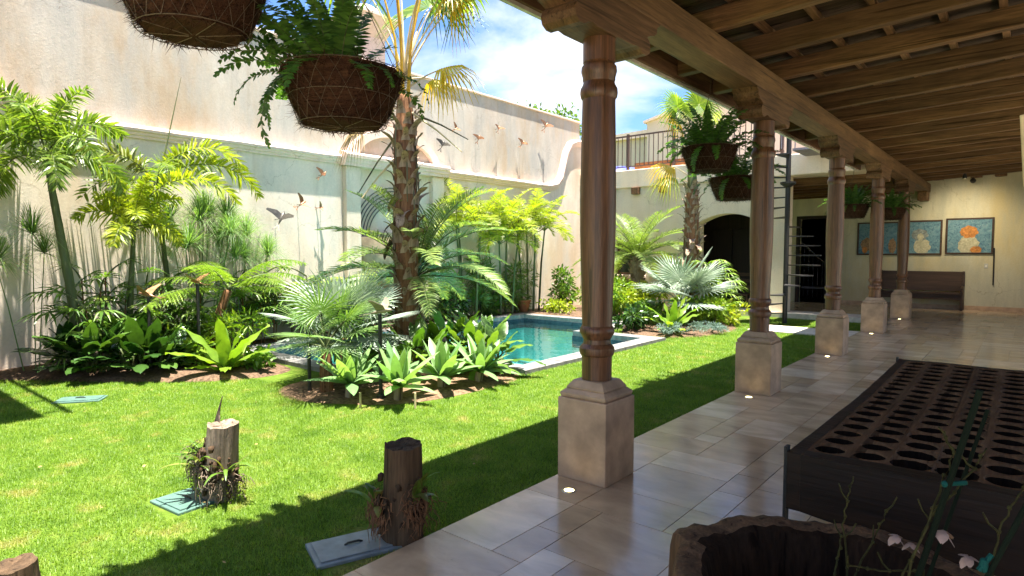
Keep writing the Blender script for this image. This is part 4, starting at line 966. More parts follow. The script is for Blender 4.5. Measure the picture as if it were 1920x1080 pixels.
# ---- date palms
dv = cached('date', lambda: [[frond(e, 1.5, d, 60, .30, .014, 'leaf_date', 'green_stem', vee=28, sweep=.7, sag=.25, t0=.12, seed=i * 3 + s, plum=10) for s in range(2)] for i, (e, d) in enumerate(((72, 55), (54, 65), (38, 70), (22, 65), (5, 50)))])
def date(label, loc, h, n, sc, r0=.12):
    t_ = thing('date_palm', label, 'palm', loc)
    trunk(t_, [(0, 0, -.05), (0, 0, h * .5), (0, 0, h)], [r0 * 1.1, r0, r0 * 1.05], 'palm_boot', 12, 1)
    for k in range(24):
        o = put('leaf_base', cached('lb', lambda: MB().add([(0, -.05, 0), (0, .05, 0), (.09, .02, .12), (.09, -.02, .12), (-.03, 0, .1)], [(0, 1, 2, 3), (1, 4, 2), (0, 3, 4)]) or None) or LBM, t_, k * GA, h * k / 24, r0 / .12); o.location.x = math.cos(R(k * GA)) * r0 * .85; o.location.y = math.sin(R(k * GA)) * r0 * .85
    cr_ = bpy.data.objects.new('crown', None); COL.objects.link(cr_); cr_.parent = t_; cr_.location = (0, 0, h); cr_.empty_display_size = .2
    rosette(cr_, dv, n, .02, 17, sc); return t_
_b = MB(); _b.add([(0, -.05, 0), (0, .05, 0), (.09, .02, .12), (.09, -.02, .12), (-.03, 0, .1)], [(0, 1, 2, 3), (1, 4, 2), (0, 3, 4)]); LBM = _b.mesh('leaf_base', 'palm_boot'); CACHE['lb'] = LBM
date('feathery date palm with spreading fronds, tucked behind the big shaggy palm trunk', (-6.85, 6.0, .03), 1.2, 34, (.95, 1.2))
date('feathery pale green date palm on a short stout trunk, in front of the small window', (-7.9, 14.6, .05), 1.35, 36, (1.05, 1.3), .17)

# ---- fan palms (silver and green)
sv = cached('silver', lambda: [[fanleaf(e, pl, .62, 30, 130, 'leaf_silver', 'leaf_silver', seed=s + i, droop=.12, wk=.9, split=.5) for s in range(2)] for i, (e, pl) in enumerate(((80, .55), (62, .55), (42, .5), (20, .4)))])
gv = cached('greenfan', lambda: [[fanleaf(e, pl, .50, 26, 140, 'leaf_fan', 'green_stem', seed=s + i, droop=.16, wk=.7, split=.36) for s in range(2)] for i, (e, pl) in enumerate(((80, .5), (62, .45), (40, .4), (20, .3)))])
def lowfan(label, loc, vv_, n, z, sc, name_='fan_palm', az=0, th=.3):
    t_ = thing(name_, label, 'palm', loc); trunk(t_, [(0, 0, -.05), (0, 0, th * .6), (0, 0, th)], [.075, .07, .05], 'palm_fibre', 10, 1)
    rosette(t_, vv_, n, z, az, sc, 'leaf'); return t_
lowfan('silvery blue fan palm spreading behind the green fan palm of the island bed', (-6.55, 4.55, .03), sv, 14, .45, (.85, 1.05), az=10, th=.5)
lowfan('green stiff-leaved fan palm on a short trunk at the tip of the island bed', (-6.1, 3.98, .02), gv, 12, .48, (.85, 1.08), az=40, th=.48)
lowfan('silvery blue fan palm in the far bed, in front of the fibrous palm', (-5.8, 12.75, .05), sv, 12, .4, (1.1, 1.3), az=20, th=.4)

# ---- agaves
agv = cached('agave', lambda: [[blade(e, ln, .115, d, 'leaf_agave', fold=.36, seed=s, prof_pow=(.5, .8), n=8) for s in range(2)] for e, ln, d in ((84, .36, 8), (70, .44, 18), (55, .48, 30), (38, .50, 42), (20, .44, 40))])
for x, y, label in ((-5.72, 4.02, 'pale green agave rosette at the tip of the island bed, beside the green fan palm'), (-5.25, 4.32, 'pale green agave rosette in front of the bird post in the island bed'), (-5.25, 4.97, 'pale green agave rosette in front of the big shaggy trunk, between two other agaves'), (-5.15, 5.5, 'pale green agave rosette at the pool end of the island bed')):
    t_ = thing('agave', label, 'agave', (x, y, .0), 'agaves along the island bed')
    MB().tube([(0, 0, -.05), (0, 0, .14)], .05, 8).obj('stem', 'palm_boot').parent = t_
    ns_ = random.choice((20, 23, 27)); ss_ = random.uniform(.88, 1.1); rosette(t_, agv, ns_, .10, random.uniform(0, 360), (.95 * ss_, 1.28 * ss_), 'leaf', -.003, 22); t_.rotation_euler = (random.uniform(-.12, .12), random.uniform(-.05, .2), 0)

# ---- broad dark leaf clumps
dk = cached('dark', lambda: [[blade(e, ln, .19, d, 'leaf_dark', 'green_stem', pet, .22, s * 5, .5, (.5, .75), 9) for s in range(3)] for e, ln, d, pet in ((80, .50, 40, .30), (64, .54, 60, .28), (48, .54, 65, .24), (32, .48, 60, .2))])
md = cached('mid', lambda: [[blade(e, ln, .13, d, 'leaf_mid', 'green_stem', pet, .22, s * 5, .7, (.5, .75), 8) for s in range(3)] for e, ln, d, pet in ((78, .34, 45, .34), (58, .38, 70, .28), (38, .38, 75, .24), (18, .36, 60, .18))])
def clump(name_, label, loc, var, n, sc, group=None, cat='plant', z=.02):
    t_ = thing(name_, label, cat, loc, group); rosette(t_, var, n, z, random.uniform(0, 360), sc, 'leaf', jit=30)
    for k, ch_ in enumerate(t_.children): ch_.location.x = .12 * math.cos(k * 2.4); ch_.location.y = .12 * math.sin(k * 2.4)
    return t_
G1 = 'dark broad-leaf plants under the foxtail palms'
for x, y, s_, label in ((-9.65, 2.4, 1.0, 'glossy dark broad-leaf clump at the outer end of the wall bed, by the shaded corner'), (-9.2, 2.62, 1.05, 'glossy dark broad-leaf clump at the foot of the tallest foxtail palm'), (-8.95, 3.0, 1.0, 'glossy dark broad-leaf clump just beside the bird post closest to the wall corner'), (-9.4, 3.1, 1.15, 'glossy dark broad-leaf clump right under the yellow-green palm head'), (-8.75, 3.3, .8, 'small dark broad-leaf clump between the two bird posts of the wall bed')):
    clump('broadleaf_plant', label, (x, y, .05), dk, 26, (.8 * s_, 1.1 * s_), G1)
for x, y, label in ((-6.35, 6.15, 'deep green broad-leaf plant spilling towards the pool behind the agaves'), (-5.75, 6.05, 'deep green broad-leaf plant at the pool corner of the island bed'), (-6.0, 5.3, 'deep green broad-leaf plant beside the foot of the shaggy trunk'), (-6.0, 6.3, 'leafy deep green plant in front of the shaded pool end, behind the broad-leaf plants'), (-5.35, 5.95, 'low deep green plant overhanging the pool coping')):
    clump('philodendron', label, (x, y, .05), md, 28, (.9, 1.3), 'green plants on the pool side of the island bed')
# bird's nest ferns
bnf = cached('nest', lambda: [[blade(e, ln, .17, d, 'leaf_bright', None, 0, .30, s * 3, 1.0, (.35, .55), 12) for s in range(2)] for e, ln, d in ((80, .75, 25), (60, .85, 40), (42, .8, 45), (25, .6, 40))])
for x, y, s_, label in ((-8.05, 3.75, 1.0, 'bright yellow-green bird nest fern at the lawn edge, beside the pool corner'), (-5.35, 11.35, .95, 'bright yellow-green bird nest fern at the edge of the far bed, by the coping')):
    t_ = thing('nest_fern', label, 'fern', (x, y, .04)); rosette(t_, bnf, 13, .02, 35, (.8 * s_, 1.05 * s_), 'leaf')
# tree ferns
tfv = cached('tfern', lambda: [[frond(e, 1.25, d, 22, .36, .02, 'leaf_bright', 'green_stem', vee=-4, sweep=.35, sag=.3, t0=.18, seed=s, bip=True) for s in range(2)] for e, d in ((50, 70), (32, 60), (14, 50))])
t_ = thing('tree_fern', 'tree fern with flat lacy bright fronds on a leaning brown trunk, behind the nest fern', 'fern', (-9.1, 3.95, .05)); 
trunk(t_, [(0, 0, -.05), (.05, .12, .5), (.1, .3, 1.0)], [.07, .06, .06], 'palm_fibre', 10, 1)
cr_ = bpy.data.objects.new('crown', None); COL.objects.link(cr_); cr_.parent = t_; cr_.location = (.1, .3, 1.0)
rosette(cr_, tfv, 9, 0, 42, (.85, 1.05))
# lady palms (slender canes with fingered leaves)
lv = cached('lady', lambda: [fanleaf(e, .28, .34, 8, 80, lf, 'green_stem', seed=s, droop=.45, wk=.75, split=.5) for s, (e, lf) in enumerate(((55, 'leaf_mid'), (25, 'leaf_mid'), (40, 'leaf_palm'), (5, 'leaf_palm'), (30, 'leaf_bright')))])
def lady(label, loc, canes, h, spread, idx, group='lady palms'):
    t_ = thing('lady_palm', label, 'palm', loc, group)
    for c in range(canes):
        q = c * 2.4; bx, by = spread * math.sqrt((c + .5) / canes) * math.cos(q), spread * math.sqrt((c + .5) / canes) * math.sin(q); hh = h * random.uniform(.55, 1.05)
        trunk(t_, [(bx, by, -.05), (bx * 1.1, by * 1.1, hh * .5), (bx * 1.2, by * 1.2, hh)], [.013, .012, .01], 'palm_fibre', 6, 0, 'cane')
        for k in range(9): put('leaf', lv[idx[k % len(idx)]], t_, k * GA + c * 50, hh * (1 - .08 * k), random.uniform(.8, 1.15), 0, (bx * 1.2, by * 1.2))
lady('dark lady palm with drooping fingered leaves, between the foxtail palm trunks', (-9.75, 2.8, .05), 6, 1.45, .38, (0, 1, 3))
lady('lady palm in the wall bed between the tree fern and the foxtail palm', (-9.5, 3.75, .05), 8, 1.05, .35, (0, 2, 1))
lady('bright lady palm against the wall, below the green metal bird', (-10.4, 5.5, .03), 9, 1.15, .3, (2, 4, 0)); lady('bright lady palm against the wall, below the copper birds', (-10.4, 6.4, .03), 9, 1.1, .3, (2, 4, 1)); lady('bright lady palm against the wall, below the round wall ornament', (-10.4, 7.3, .03), 9, 1.05, .3, (4, 2, 0))
lady('lady palm with finger leaves beside the fibrous palm of the far bed, before the arch', (-5.5, 13.9, .05), 8, 1.25, .3, (4, 2, 0))
# papyrus
pv = cached('pap', lambda: [_pap(s) for s in range(2)]) if False else None
def _pap(s):
    rr = random.Random(s); mb = MB()
    for k in range(260):
        q = rr.uniform(0, 2 * PI); e = rr.uniform(-.25, 1.35); d = Vector((math.cos(q) * math.cos(e), math.sin(q) * math.cos(e), math.sin(e))); ln = rr.uniform(.30, .52); sd_ = d.cross(UP).normalized() * .0024
        p1 = d * ln * .55; p2 = d * ln - UP * ln * .28
        mb.add([-sd_, sd_, p1 + sd_, p1 - sd_, p2], [(0, 1, 2, 3), (3, 2, 4)])
    return mb.mesh('plume', 'leaf_papyrus')
PV = [_pap(s) for s in range(3)]
for label, loc, n, h, sp_ in (('tall papyrus with airy green plumes, by the shaded corner of the wall', (-10.1, 2.15, .05), 3, 1.95, .25), ('papyrus clump with airy plumes behind the tree fern, against the wall', (-10.3, 4.35, .05), 10, 2.1, .5), ('papyrus clump with airy plumes at the pool end of the wall bed', (-10.35, 5.1, .05), 7, 1.95, .4)):
    t_ = thing('papyrus', label, 'papyrus', loc, 'papyrus clumps along the wall')
    for k in range(n):
        q = k * 2.4; r_ = sp_ * math.sqrt((k + .5) / n); hh = h * random.uniform(.72, 1.08); tx, ty = r_ * 1.6 * math.cos(q), r_ * 1.6 * math.sin(q); tx = max(tx, -.15)
        MB().tube([(r_ * math.cos(q) * .5, r_ * math.sin(q) * .5, -.05), (tx * .7, ty * .7, hh * .6), (tx, ty, hh)], [.008, .007, .005], 5).obj('stem', 'leaf_papyrus').parent = t_
        put('plume', PV[k % 3], t_, k * 50, hh, random.uniform(1.1, 1.5), 0, (tx, ty))
# leafy shrubs (small leaves, one joined foliage part)
def shrub(name_, label, loc, dims, leaf, n, ln, wd, group=None, cat='shrub', stems=5, shell=.45):
    t_ = thing(name_, label, cat, loc, group); mb = MB(); rr = random.Random(hash(label) % 9999 if False else sum(map(ord, label)))
    cl_ = [(rr.gauss(0, .45), rr.gauss(0, .45), rr.uniform(.2, .95), rr.uniform(.28, .5)) for _ in range(9)]
    for k in range(n):
        c = cl_[k % 9]; d = Vector((rr.gauss(0, 1), rr.gauss(0, 1), rr.gauss(0, 1))).normalized(); rad = c[3] * rr.uniform(shell, 1) 
        p = Vector(((c[0] + d.x * rad) * dims[0], (c[1] + d.y * rad) * dims[1], max(.03, (c[2] + d.z * rad * .6) * dims[2])))
        o_ = (d + Vector((rr.gauss(0, .5), rr.gauss(0, .5), rr.gauss(.2, .5)))).normalized(); sd_ = o_.cross(Vector((rr.gauss(0, 1), rr.gauss(0, 1), rr.gauss(0, 1)))).normalized(); l_ = ln * rr.uniform(.7, 1.25); w_ = wd * rr.uniform(.8, 1.2) / 2
        m_ = p + o_ * l_ * .5; tip = p + o_ * l_ - UP * l_ * .2
        mb.add([p, m_ - sd_ * w_, tip, m_ + sd_ * w_], [(0, 1, 2), (0, 2, 3)])
    o = mb.obj('foliage', leaf); o.parent = t_; o['kind'] = 'stuff'
    for k in range(stems):
        q = k * 2.4; c = cl_[k % 9]; MB().tube([(.04 * math.cos(q), .04 * math.sin(q), -.05), (c[0] * dims[0] * .5, c[1] * dims[1] * .5, c[2] * dims[2] * .5), (c[0] * dims[0], c[1] * dims[1], c[2] * dims[2])], [.014, .01, .005], 5).obj('stem', 'palm_stem').parent = t_
    return t_
shrub('round_shrub', 'dense dark green round shrub at the wall corner beyond the pool', (-10.1, 14.2, .03), (.6, .6, 1.25), 'leaf_mid', 900, .13, .06)
shrub('lime_shrub', 'lime green leafy shrub at the front of the far bed, beside the big post', (-7.6, 12.9, .05), (.6, .55, .85), 'leaf_bright', 900, .17, .05)
shrub('lime_shrub', 'lime green leafy shrub under the small window of the wing', (-8.6, 14.9, .05), (.7, .6, .9), 'leaf_bright', 900, .17, .05)
shrub('lime_shrub', 'tall yellow-green shrub under the feathery date palm with the stout trunk', (-7.1, 13.4, .05), (.65, .55, .8), 'leaf_lime', 900, .16, .045)
shrub('lime_shrub', 'lime leafy shrub at the lawn end of the far bed, by the path', (-5.1, 12.9, .05), (.5, .5, .5), 'leaf_bright', 600, .16, .06)
shrub('lime_shrub', 'yellow-green shrub with pinkish tips at the lawn corner of the far bed', (-4.95, 13.5, .05), (.4, .45, .42), 'leaf_lime', 450, .14, .05)
shrub('dark_shrub', 'dark green low shrub under the silvery fan palm of the far bed', (-6.3, 12.2, .05), (.55, .45, .45), 'leaf_mid', 600, .14, .06)
shrub('dark_shrub', 'dark green shrub at the coping side of the far bed', (-6.1, 11.3, .05), (.35, .35, .4), 'leaf_dark', 600, .14, .06)
shrub('blue_cover', 'mound of blue-grey ground cover at the lawn edge of the far bed', (-5.15, 11.2, .03), (.42, .45, .2), 'leaf_blue', 1400, .05, .012, 'blue-grey ground cover mounds', stems=3)
shrub('blue_cover', 'second blue-grey ground cover mound, nearer the path', (-4.85, 12.0, .03), (.35, .4, .18), 'leaf_blue', 1100, .05, .012, 'blue-grey ground cover mounds', stems=3)
shrub('yellow_shrub', 'low yellow-green shrub at the far edge of the pool', (-9.2, 12.9, .03), (.6, .3, .3), 'leaf_lime', 420, .11, .05)
for i, (y, label) in enumerate(((8.1, 'low dark plants along the wall behind the date palm fronds'), (9.2, 'low leafy shrub along the wall under the areca palm closest to the shaggy trunk'), (10.2, 'low leafy shrub along the wall between areca stems'), (11.4, 'low leafy shrub along the wall by the far pool corner'))):
    shrub('border_shrub', label, (-10.42, y, .03), (.26, .55, .6), 'leaf_mid' if i % 2 else 'leaf_dark', 520, .16, .06, 'low shrubs between pool and wall')
for y, h_, label in ((9.9, 1.5, 'feathery green bush against the wall, under the areca palm closest to the shaggy trunk'), (11.2, 1.4, 'feathery green bush against the wall, between areca stems'), (12.6, 1.3, 'feathery green bush against the wall, near the terracotta pot')):
    shrub('feathery_bush', label, (-10.42, y, .03), (.24, .6, h_), 'leaf_date', 900, .24, .022, 'feathery bushes under the areca palms')
shrub('variegated_shrub', 'small glossy variegated shrub beside the nest fern, by the pool coping', (-7.95, 4.15, .03), (.22, .2, .22), 'leaf_mid', 330, .10, .055)
shrub('fern_bush', 'dark fern bush at the foot of the tree fern', (-8.75, 4.15, .03), (.5, .4, .6), 'leaf_bright', 450, .18, .03)
shrub('fern_bush', 'leafy green undergrowth clump beneath the yellow-green palm head', (-9.3, 3.6, .03), (.4, .35, .5), 'leaf_bright', 420, .17, .05)
shrub('fern_bush', 'low green plant at the wall bed between the two bird posts', (-8.6, 3.55, .03), (.3, .3, .35), 'leaf_bright', 300, .15, .05)
shrub('fern_bush', 'leafy plant between shaggy trunk and silvery fan palm', (-6.7, 5.1, .03), (.35, .35, .5), 'leaf_bright', 350, .18, .06)
shrub('fern_bush', 'leafy plant between the agaves and the green fan palm trunk', (-6.0, 4.75, .03), (.35, .35, .4), 'leaf_mid', 320, .16, .06)
shrub('yellow_shrub', 'yellow-leaved shrub on the pool side of the island bed', (-6.5, 6.1, .03), (.3, .2, .55), 'leaf_bright', 260, .18, .07)
# tree beyond the garden wall and one behind the terrace
def tree(label, loc, h, cr, n, leaf='leaf_tree'):
    t_ = thing('broadleaf_tree', label, 'tree', loc); trunk(t_, [(0, 0, -.1), (.2, .1, h * .4), (.1, 0, h * .75)], [.3, .22, .12], 'palm_stem', 10)
    rr = random.Random(int(h * 10)); mb = MB(); cs = [(rr.gauss(0, .5) * cr, rr.gauss(0, .5) * cr, h + rr.gauss(-.1, .32) * cr, rr.uniform(.25, .5) * cr) for _ in range(26)]
    for i, c in enumerate(cs[:9]): MB().tube([(.15, .05, h * .5), (c[0] * .6, c[1] * .6, h * .5 + (c[2] - h * .5) * .6), c[:3]], [.1, .06, .02], 6).obj('limb', 'palm_stem').parent = t_
    for k in range(n):
        c = cs[k % 26]; d = Vector((rr.gauss(0, 1), rr.gauss(0, 1), rr.gauss(0, 1))).normalized(); p = Vector(c[:3]) + d * c[3] * rr.uniform(.5, 1); a = (d + Vector((rr.gauss(0, .7), rr.gauss(0, .7), rr.gauss(0, .7)))).normalized(); s_ = a.cross(d + Vector((.1, .2, .3))).normalized(); l_ = rr.uniform(.16, .3)
        mb.add([p, p + a * l_ * .5 - s_ * l_ * .28, p + a * l_, p + a * l_ * .5 + s_ * l_ * .28], [(0, 1, 2, 3)])
    o = mb.obj('crown', leaf); o.parent = t_; return t_
tree('leafy green tree rising behind the garden wall, beside the big post', (-19.0, 25.5, 0), 7.6, 2.3, 9000)
tree('pale leafy tree behind the terrace house, near the stair top', (-7.2, 31, 0), 8.6, 2.4, 5000)

# ---------------------------------------------------------------- hanging fern baskets
fv = cached('bfern', lambda: [[frond(e, ln, d, 26, .085, .022, 'leaf_fern', 'green_stem', vee=8, sweep=.25, sag=.15, t0=.08, seed=s * 9 + i, rib=.0035, plum=18) for s in range(3)] for i, (e, ln, d) in enumerate(((80, .55, 70), (62, .62, 110), (45, .66, 130), (25, .62, 120), (5, .55, 85)))])
fvU = [[frond(e, ln, d, 28, .075, .022, 'leaf_fern', 'green_stem', vee=8, sweep=.25, sag=.15, t0=.08, seed=s * 9 + i + 40, rib=.0035, plum=22) for s in range(3)] for i, (e, ln, d) in enumerate(((82, .50, 45), (68, .52, 60), (52, .50, 75), (36, .46, 85)))]
FVL = [frond(e, .62, 50, 34, .085, .022, 'leaf_fern', 'green_stem', vee=8, sweep=.25, sag=.15, t0=.08, seed=60 + e, rib=.0035, plum=18) for e in (62, 48)]
def basket_meshes():
    b = MB(); n = 40; pr = [(.12, -.006), (.185, 0), (.21, .02), (.235, .06), (.262, .12), (.283, .19), (.297, .25), (.302, .262), (.285, .264), (.27, .22)]
    b.lathe(pr, (0, 0), 72, wob=lambda q, z: 1 + .05 * mnoise.noise(Vector((math.cos(q) * 4, math.sin(q) * 4, z * 9))) + .025 * mnoise.noise(Vector((math.cos(q) * 13, math.sin(q) * 13, z * 40))))
    rr = random.Random(5)
    for k in range(4200):   # loose coir fibres
        q = rr.uniform(0, 2 * PI); z = rr.uniform(0, .262); r_ = .192 + (z / .262) * .108; a = Vector((r_ * math.cos(q), r_ * math.sin(q), z)); T = Vector((-math.sin(q), math.cos(q), 0)); d = (T * rr.gauss(0, 1) + UP * rr.gauss(0, .6) + Vector((math.cos(q), math.sin(q), 0)) * rr.uniform(.1, .7)).normalized() * rr.uniform(.025, .085); s_ = d.cross(Vector((math.cos(q), math.sin(q), .1))).normalized() * .0026
        b.add([a - s_, a + s_, a + d], [(0, 1, 2)])
    for k in range(500):
        q = rr.uniform(0, 2 * PI); r_ = .19 * math.sqrt(rr.random()); a = Vector((r_ * math.cos(q), r_ * math.sin(q), .002)); d = Vector((rr.gauss(0, 1), rr.gauss(0, 1), -.35)).normalized() * .05; s_ = d.cross(UP).normalized() * .0018
        b.add([a - s_, a + s_, a + d], [(0, 1, 2)])
    coir = b.mesh('coir_liner', 'coir')
    w_ = MB()
    def rad(z): return .216 + z / .262 * .100
    for k in range(20):
        for sg in (-1, 1):
            q0 = 2 * PI * k / 20; w_.tube([((rad(z) + .003) * math.cos(q0 + sg * z * 2.2), (rad(z) + .003) * math.sin(q0 + sg * z * 2.2), z) for z in (0, .066, .13, .196, .262)], .0012, 3)
    for z in (0, .13, .262): w_.tube([((rad(z) + .004) * math.cos(2 * PI * i / 24), (rad(z) + .004) * math.sin(2 * PI * i / 24), z) for i in range(25)], .0022, 4)
    for k in range(8):
        q = 2 * PI * k / 8; w_.tube([(.2 * math.cos(q), .2 * math.sin(q), -.002), (.02 * math.cos(q), .02 * math.sin(q), -.012)], .0022, 4)
    return coir, w_.mesh('wire_cage', 'wire')
COIR, CAGE = basket_meshes()
BL = [((-2.75, 1.18, 2.53), 30, 'hanging coir basket closest to the eave corner, cut off by the top of the picture'), ((-2.75, 1.92, 2.26), 70, 'large hanging coir fern basket in front of the pool wall, beside the shaggy palm crown'),
      ((-2.8, 6.82, 2.52), 60, 'hanging fern basket before the terrace railing, the upper of two by the second column'), ((-2.78, 7.58, 2.25), 34, 'hanging fern basket touching the second column shaft, the lower of two'),
      ((-2.8, 14.3, 2.32), 50, 'hanging fern basket behind the column by the spiral stair'), ((-2.5, 16.9, 2.38), 50, 'hanging fern basket over the last column before the end wall')]
for bi, (loc, n, label) in enumerate(BL):
    t_ = thing('hanging_basket', label, 'hanging basket', loc, 'coir hanging baskets of ferns under the eave')
    put('coir_liner', COIR, t_, bi * 40); put('wire_cage', CAGE, t_, bi * 40)
    b = MB().lathe([(.27, .23), (.15, .25), (.01, .26)], (0, 0), 16); b.obj('soil_fill', 'soil').parent = t_
    top = slz(loc[0]) + .0 - loc[2]
    for k in range(3):
        q = k * 2.094 + .4; MB().tube([(.3 * math.cos(q), .3 * math.sin(q), .26), (.02 * math.cos(q), .02 * math.sin(q), min(top - .1, .85))], .0025, 4).obj('chain', 'wire').parent = t_
    MB().tube([(0, 0, min(top - .12, .83)), (0, 0, top + .02)], .003, 4).obj('chain', 'wire').parent = t_
    rr = random.Random(bi)
    for k in range(n):
        if bi == 1 and ((k * GA + 25) % 360) < 135 and k < n * .85: continue
        q = k * GA; r_ = .24 * math.sqrt((k + .5) / n); u = (k + .5) / n; v = fvU[min(3, int(u * 4.4))] if u < .86 else fv[4]
        put('frond', v[k % 3], t_, q + rr.uniform(-20, 20), .24, rr.uniform(.75, 1.15) * (.95 if u < .86 else .6), 0, (r_ * math.cos(R(q)), r_ * math.sin(R(q))))
    if bi == 1:
        put('frond', fv[4][0], t_, 255, .27, .95, 35, (.02, -.22)); put('frond', fv[4][1], t_, 262, .27, .8, 30, (.03, -.22))
        for az in (200, 220, 240): put('frond', FVL[az % 2], t_, az, .3, 1.0, 0, (-.15, -.15))
    if bi in (3, 2): put('frond', fv[4][1], t_, 255, .27, .7, 30, (.03, -.22))

# ---------------------------------------------------------------- stumps, valve boxes, posts, birds, ornaments
def stump(loc, h, r0, mat, label, lean=(0, 0), fronds=()):
    t_ = thing('tree_stump', label, 'stump', loc); n = 30; vv = []; rings = 16
    for i in range(rings + 1):
        f = i / rings
        for j in range(n):
            q = 2 * PI * j / n; rk = r0 * (1.08 - .14 * f) * (1 + .07 * mnoise.noise(Vector((math.cos(q) * 3, math.sin(q) * 3, f * 1.2))) + .06 * mnoise.noise(Vector((math.cos(q) * 10, math.sin(q) * 10, f * 1.5))))
            vv.append((rk * math.cos(q) + lean[0] * f, rk * math.sin(q) + lean[1] * f, -.06 + (h + .06) * f + (.03 * mnoise.noise(Vector((math.cos(q) * 2, math.sin(q) * 2, 5))) if f > .9 else 0)))
    mb = MB(); mb.add(vv, [(i * n + j, i * n + (j + 1) % n, (i + 1) * n + (j + 1) % n, (i + 1) * n + j) for i in range(rings) for j in range(n)])
    o = mb.obj('trunk_wood', mat); o.parent = t_
    top = MB(); c = (lean[0], lean[1], h - .012)
    rim_ = vv[rings * n:]; mid = [(c[0] + (x - c[0]) * .55, c[1] + (y - c[1]) * .55, h - .01 + random.uniform(-.006, .006)) for x, y, z in rim_]
    top.add(rim_ + mid + [c], [(j, (j + 1) % n, n + (j + 1) % n, n + j) for j in range(n)] + [(n + j, n + (j + 1) % n, 2 * n) for j in range(n)]); o = top.obj('cut_top', mat); o.parent = t_
    return t_
def epiphyte(label, loc, kind, parent_r=.1):
    t_ = thing('bromeliad', label, 'plant', loc); rr = random.Random(len(label))
    out_ = Vector((parent_r[0], parent_r[1], 0)).normalized(); tan = Vector((-out_.y, out_.x, 0)); t_.location = Vector(loc) + out_ * .0
    b = MB()
    for k in range(44):
        p = tan * rr.gauss(0, .055) + UP * rr.gauss(-.01, .06) + out_ * rr.uniform(-.035, .02); p -= out_ * (tan.dot(p) ** 2) * 4
        blob(b, p, rr.uniform(.008, .018), (1, 1, rr.uniform(.8, 2.4)), 7, 1.4)
    b.obj('root_mass', 'stump_wood' if kind else 'stump_wood', None, True).parent = t_; t_.children[0]['kind'] = 'stuff'
    mb = MB()
    for k in range(120):
        a = tan * rr.gauss(0, .06) + UP * rr.gauss(0, .05) + out_ * rr.uniform(-.01, .035); m_ = a + out_ * rr.uniform(0, .03) + tan * rr.gauss(0, .03) - UP * rr.uniform(0, .05); e = m_ + tan * rr.gauss(0, .025) - UP * rr.uniform(.01, .08)
        mb.tube([a, m_, e], [.0032, .0026, .0012], 3, cap=False)
    o = mb.obj('roots', ('stump_grey', 'palm_fibre')[0 if kind else 1]); o.parent = t_; o['kind'] = 'stuff'
    aim = math.degrees(math.atan2(out_.y, out_.x))
    for k in range(9 if kind else 6):
        put('leaf', blade(rr.uniform(25, 85), rr.uniform(.14, .27), .026 if kind else .05, rr.uniform(40, 110), ('leaf_olive', 'leaf_mid')[k % 2] if kind else ('leaf_mid', 'leaf_olive')[k % 2], None, 0, .3, k, .3, (.3, .6), 7), t_, aim + rr.uniform(-100, 100), rr.uniform(-.02, .08), 1, 0, (out_.x * .01, out_.y * .01))
    if kind:
        for k in range(5):
            b = MB(); x, y, _ = tan * rr.gauss(0, .06) + out_ * .03
            for i in range(9): blob(b, (x + rr.uniform(-.01, .01), y + rr.uniform(-.01, .01), -.02 - i * .017), .0075, n=6)
            b.obj('bead_trail', 'leaf_lime').parent = t_
    return t_
stump((-4.09, 1.83, LZ), .50, .105, 'stump_grey', 'weathered grey tree stump in the sunny lawn wrapped with roots and small plants', (.05, .02))
for (dx, dy, z, k, label) in ((.02, -.115, .23, 1, 'mossy air plant with trailing bead stems on the front of the sunny stump'), (.145, -.02, .15, 1, 'brown rooted air plant on the shaded side of the sunny stump'), (-.075, -.05, .27, 1, 'thin-leaved air plant bound to the outer side of the sunny stump')):
    epiphyte(label, (-4.09 + dx, 1.83 + dy, LZ + z), k, (dx - .03, dy))
b = MB(); 
for k in range(4): b.tube([(-4.12 - .02 * k, 1.86, LZ + .48), (-4.15 + .015 * k, 1.88, LZ + .58 + .03 * k)], [.008, .003], 5)
tag(b.obj('dry_twig', 'stump_grey'), 'few dry twigs sticking up behind the top of the sunny stump', 'twig')
stump((-2.675, 2.22, LZ), .555, .112, 'stump_wood', 'dark flat-cut tree stump standing in the shade against the tiled floor', (.02, .0))
for (dx, dy, z, k, label) in ((-.05, -.12, .21, 0, 'ball of brown roots strapped to the front of the shaded stump'), (.125, -.01, .24, 0, 'orchid with thick leaves bound to the far side of the shaded stump')):
    epiphyte(label, (-2.675 + dx, 2.22 + dy, LZ + z), k, (dx, dy))
stump((-3.75, .68, LZ), .11, .10, 'stump_wood', 'top of a weathered brown stump at the very corner of the lawn')
def valve(loc, mat, rz, label, sx=.33, sy=.22):
    t_ = thing('valve_box', label, 'valve box', loc); t_.rotation_euler.z = R(rz)
    MB().box(-sx / 2, -sy / 2, -.08, sx / 2, sy / 2, .018).obj('rim', mat, None, bevel=.006).parent = t_
    MB().box(-sx / 2 + .025, -sy / 2 + .025, .0185, sx / 2 - .025, sy / 2 - .025, .027).obj('lid', mat, None, bevel=.004).parent = t_
    MB().tube([(-.05, 0, .027), (-.03, 0, .036), (.03, 0, .036), (.05, 0, .027)], .006, 6).obj('handle', 'black_plastic').parent = t_
valve((-4.17, 1.66, LZ), 'green_plastic', 6, 'green plastic valve box lid at the foot of the sunny stump', .36, .3)
valve((-2.80, 1.98, LZ), 'grey_plastic', 70, 'grey plastic valve box lid at the foot of the shaded stump', .46, .3)
valve((-7.97, 2.09, LZ), 'green_plastic', 55, 'teal valve box lid lying in the lawn before the wall bed', .46, .26)
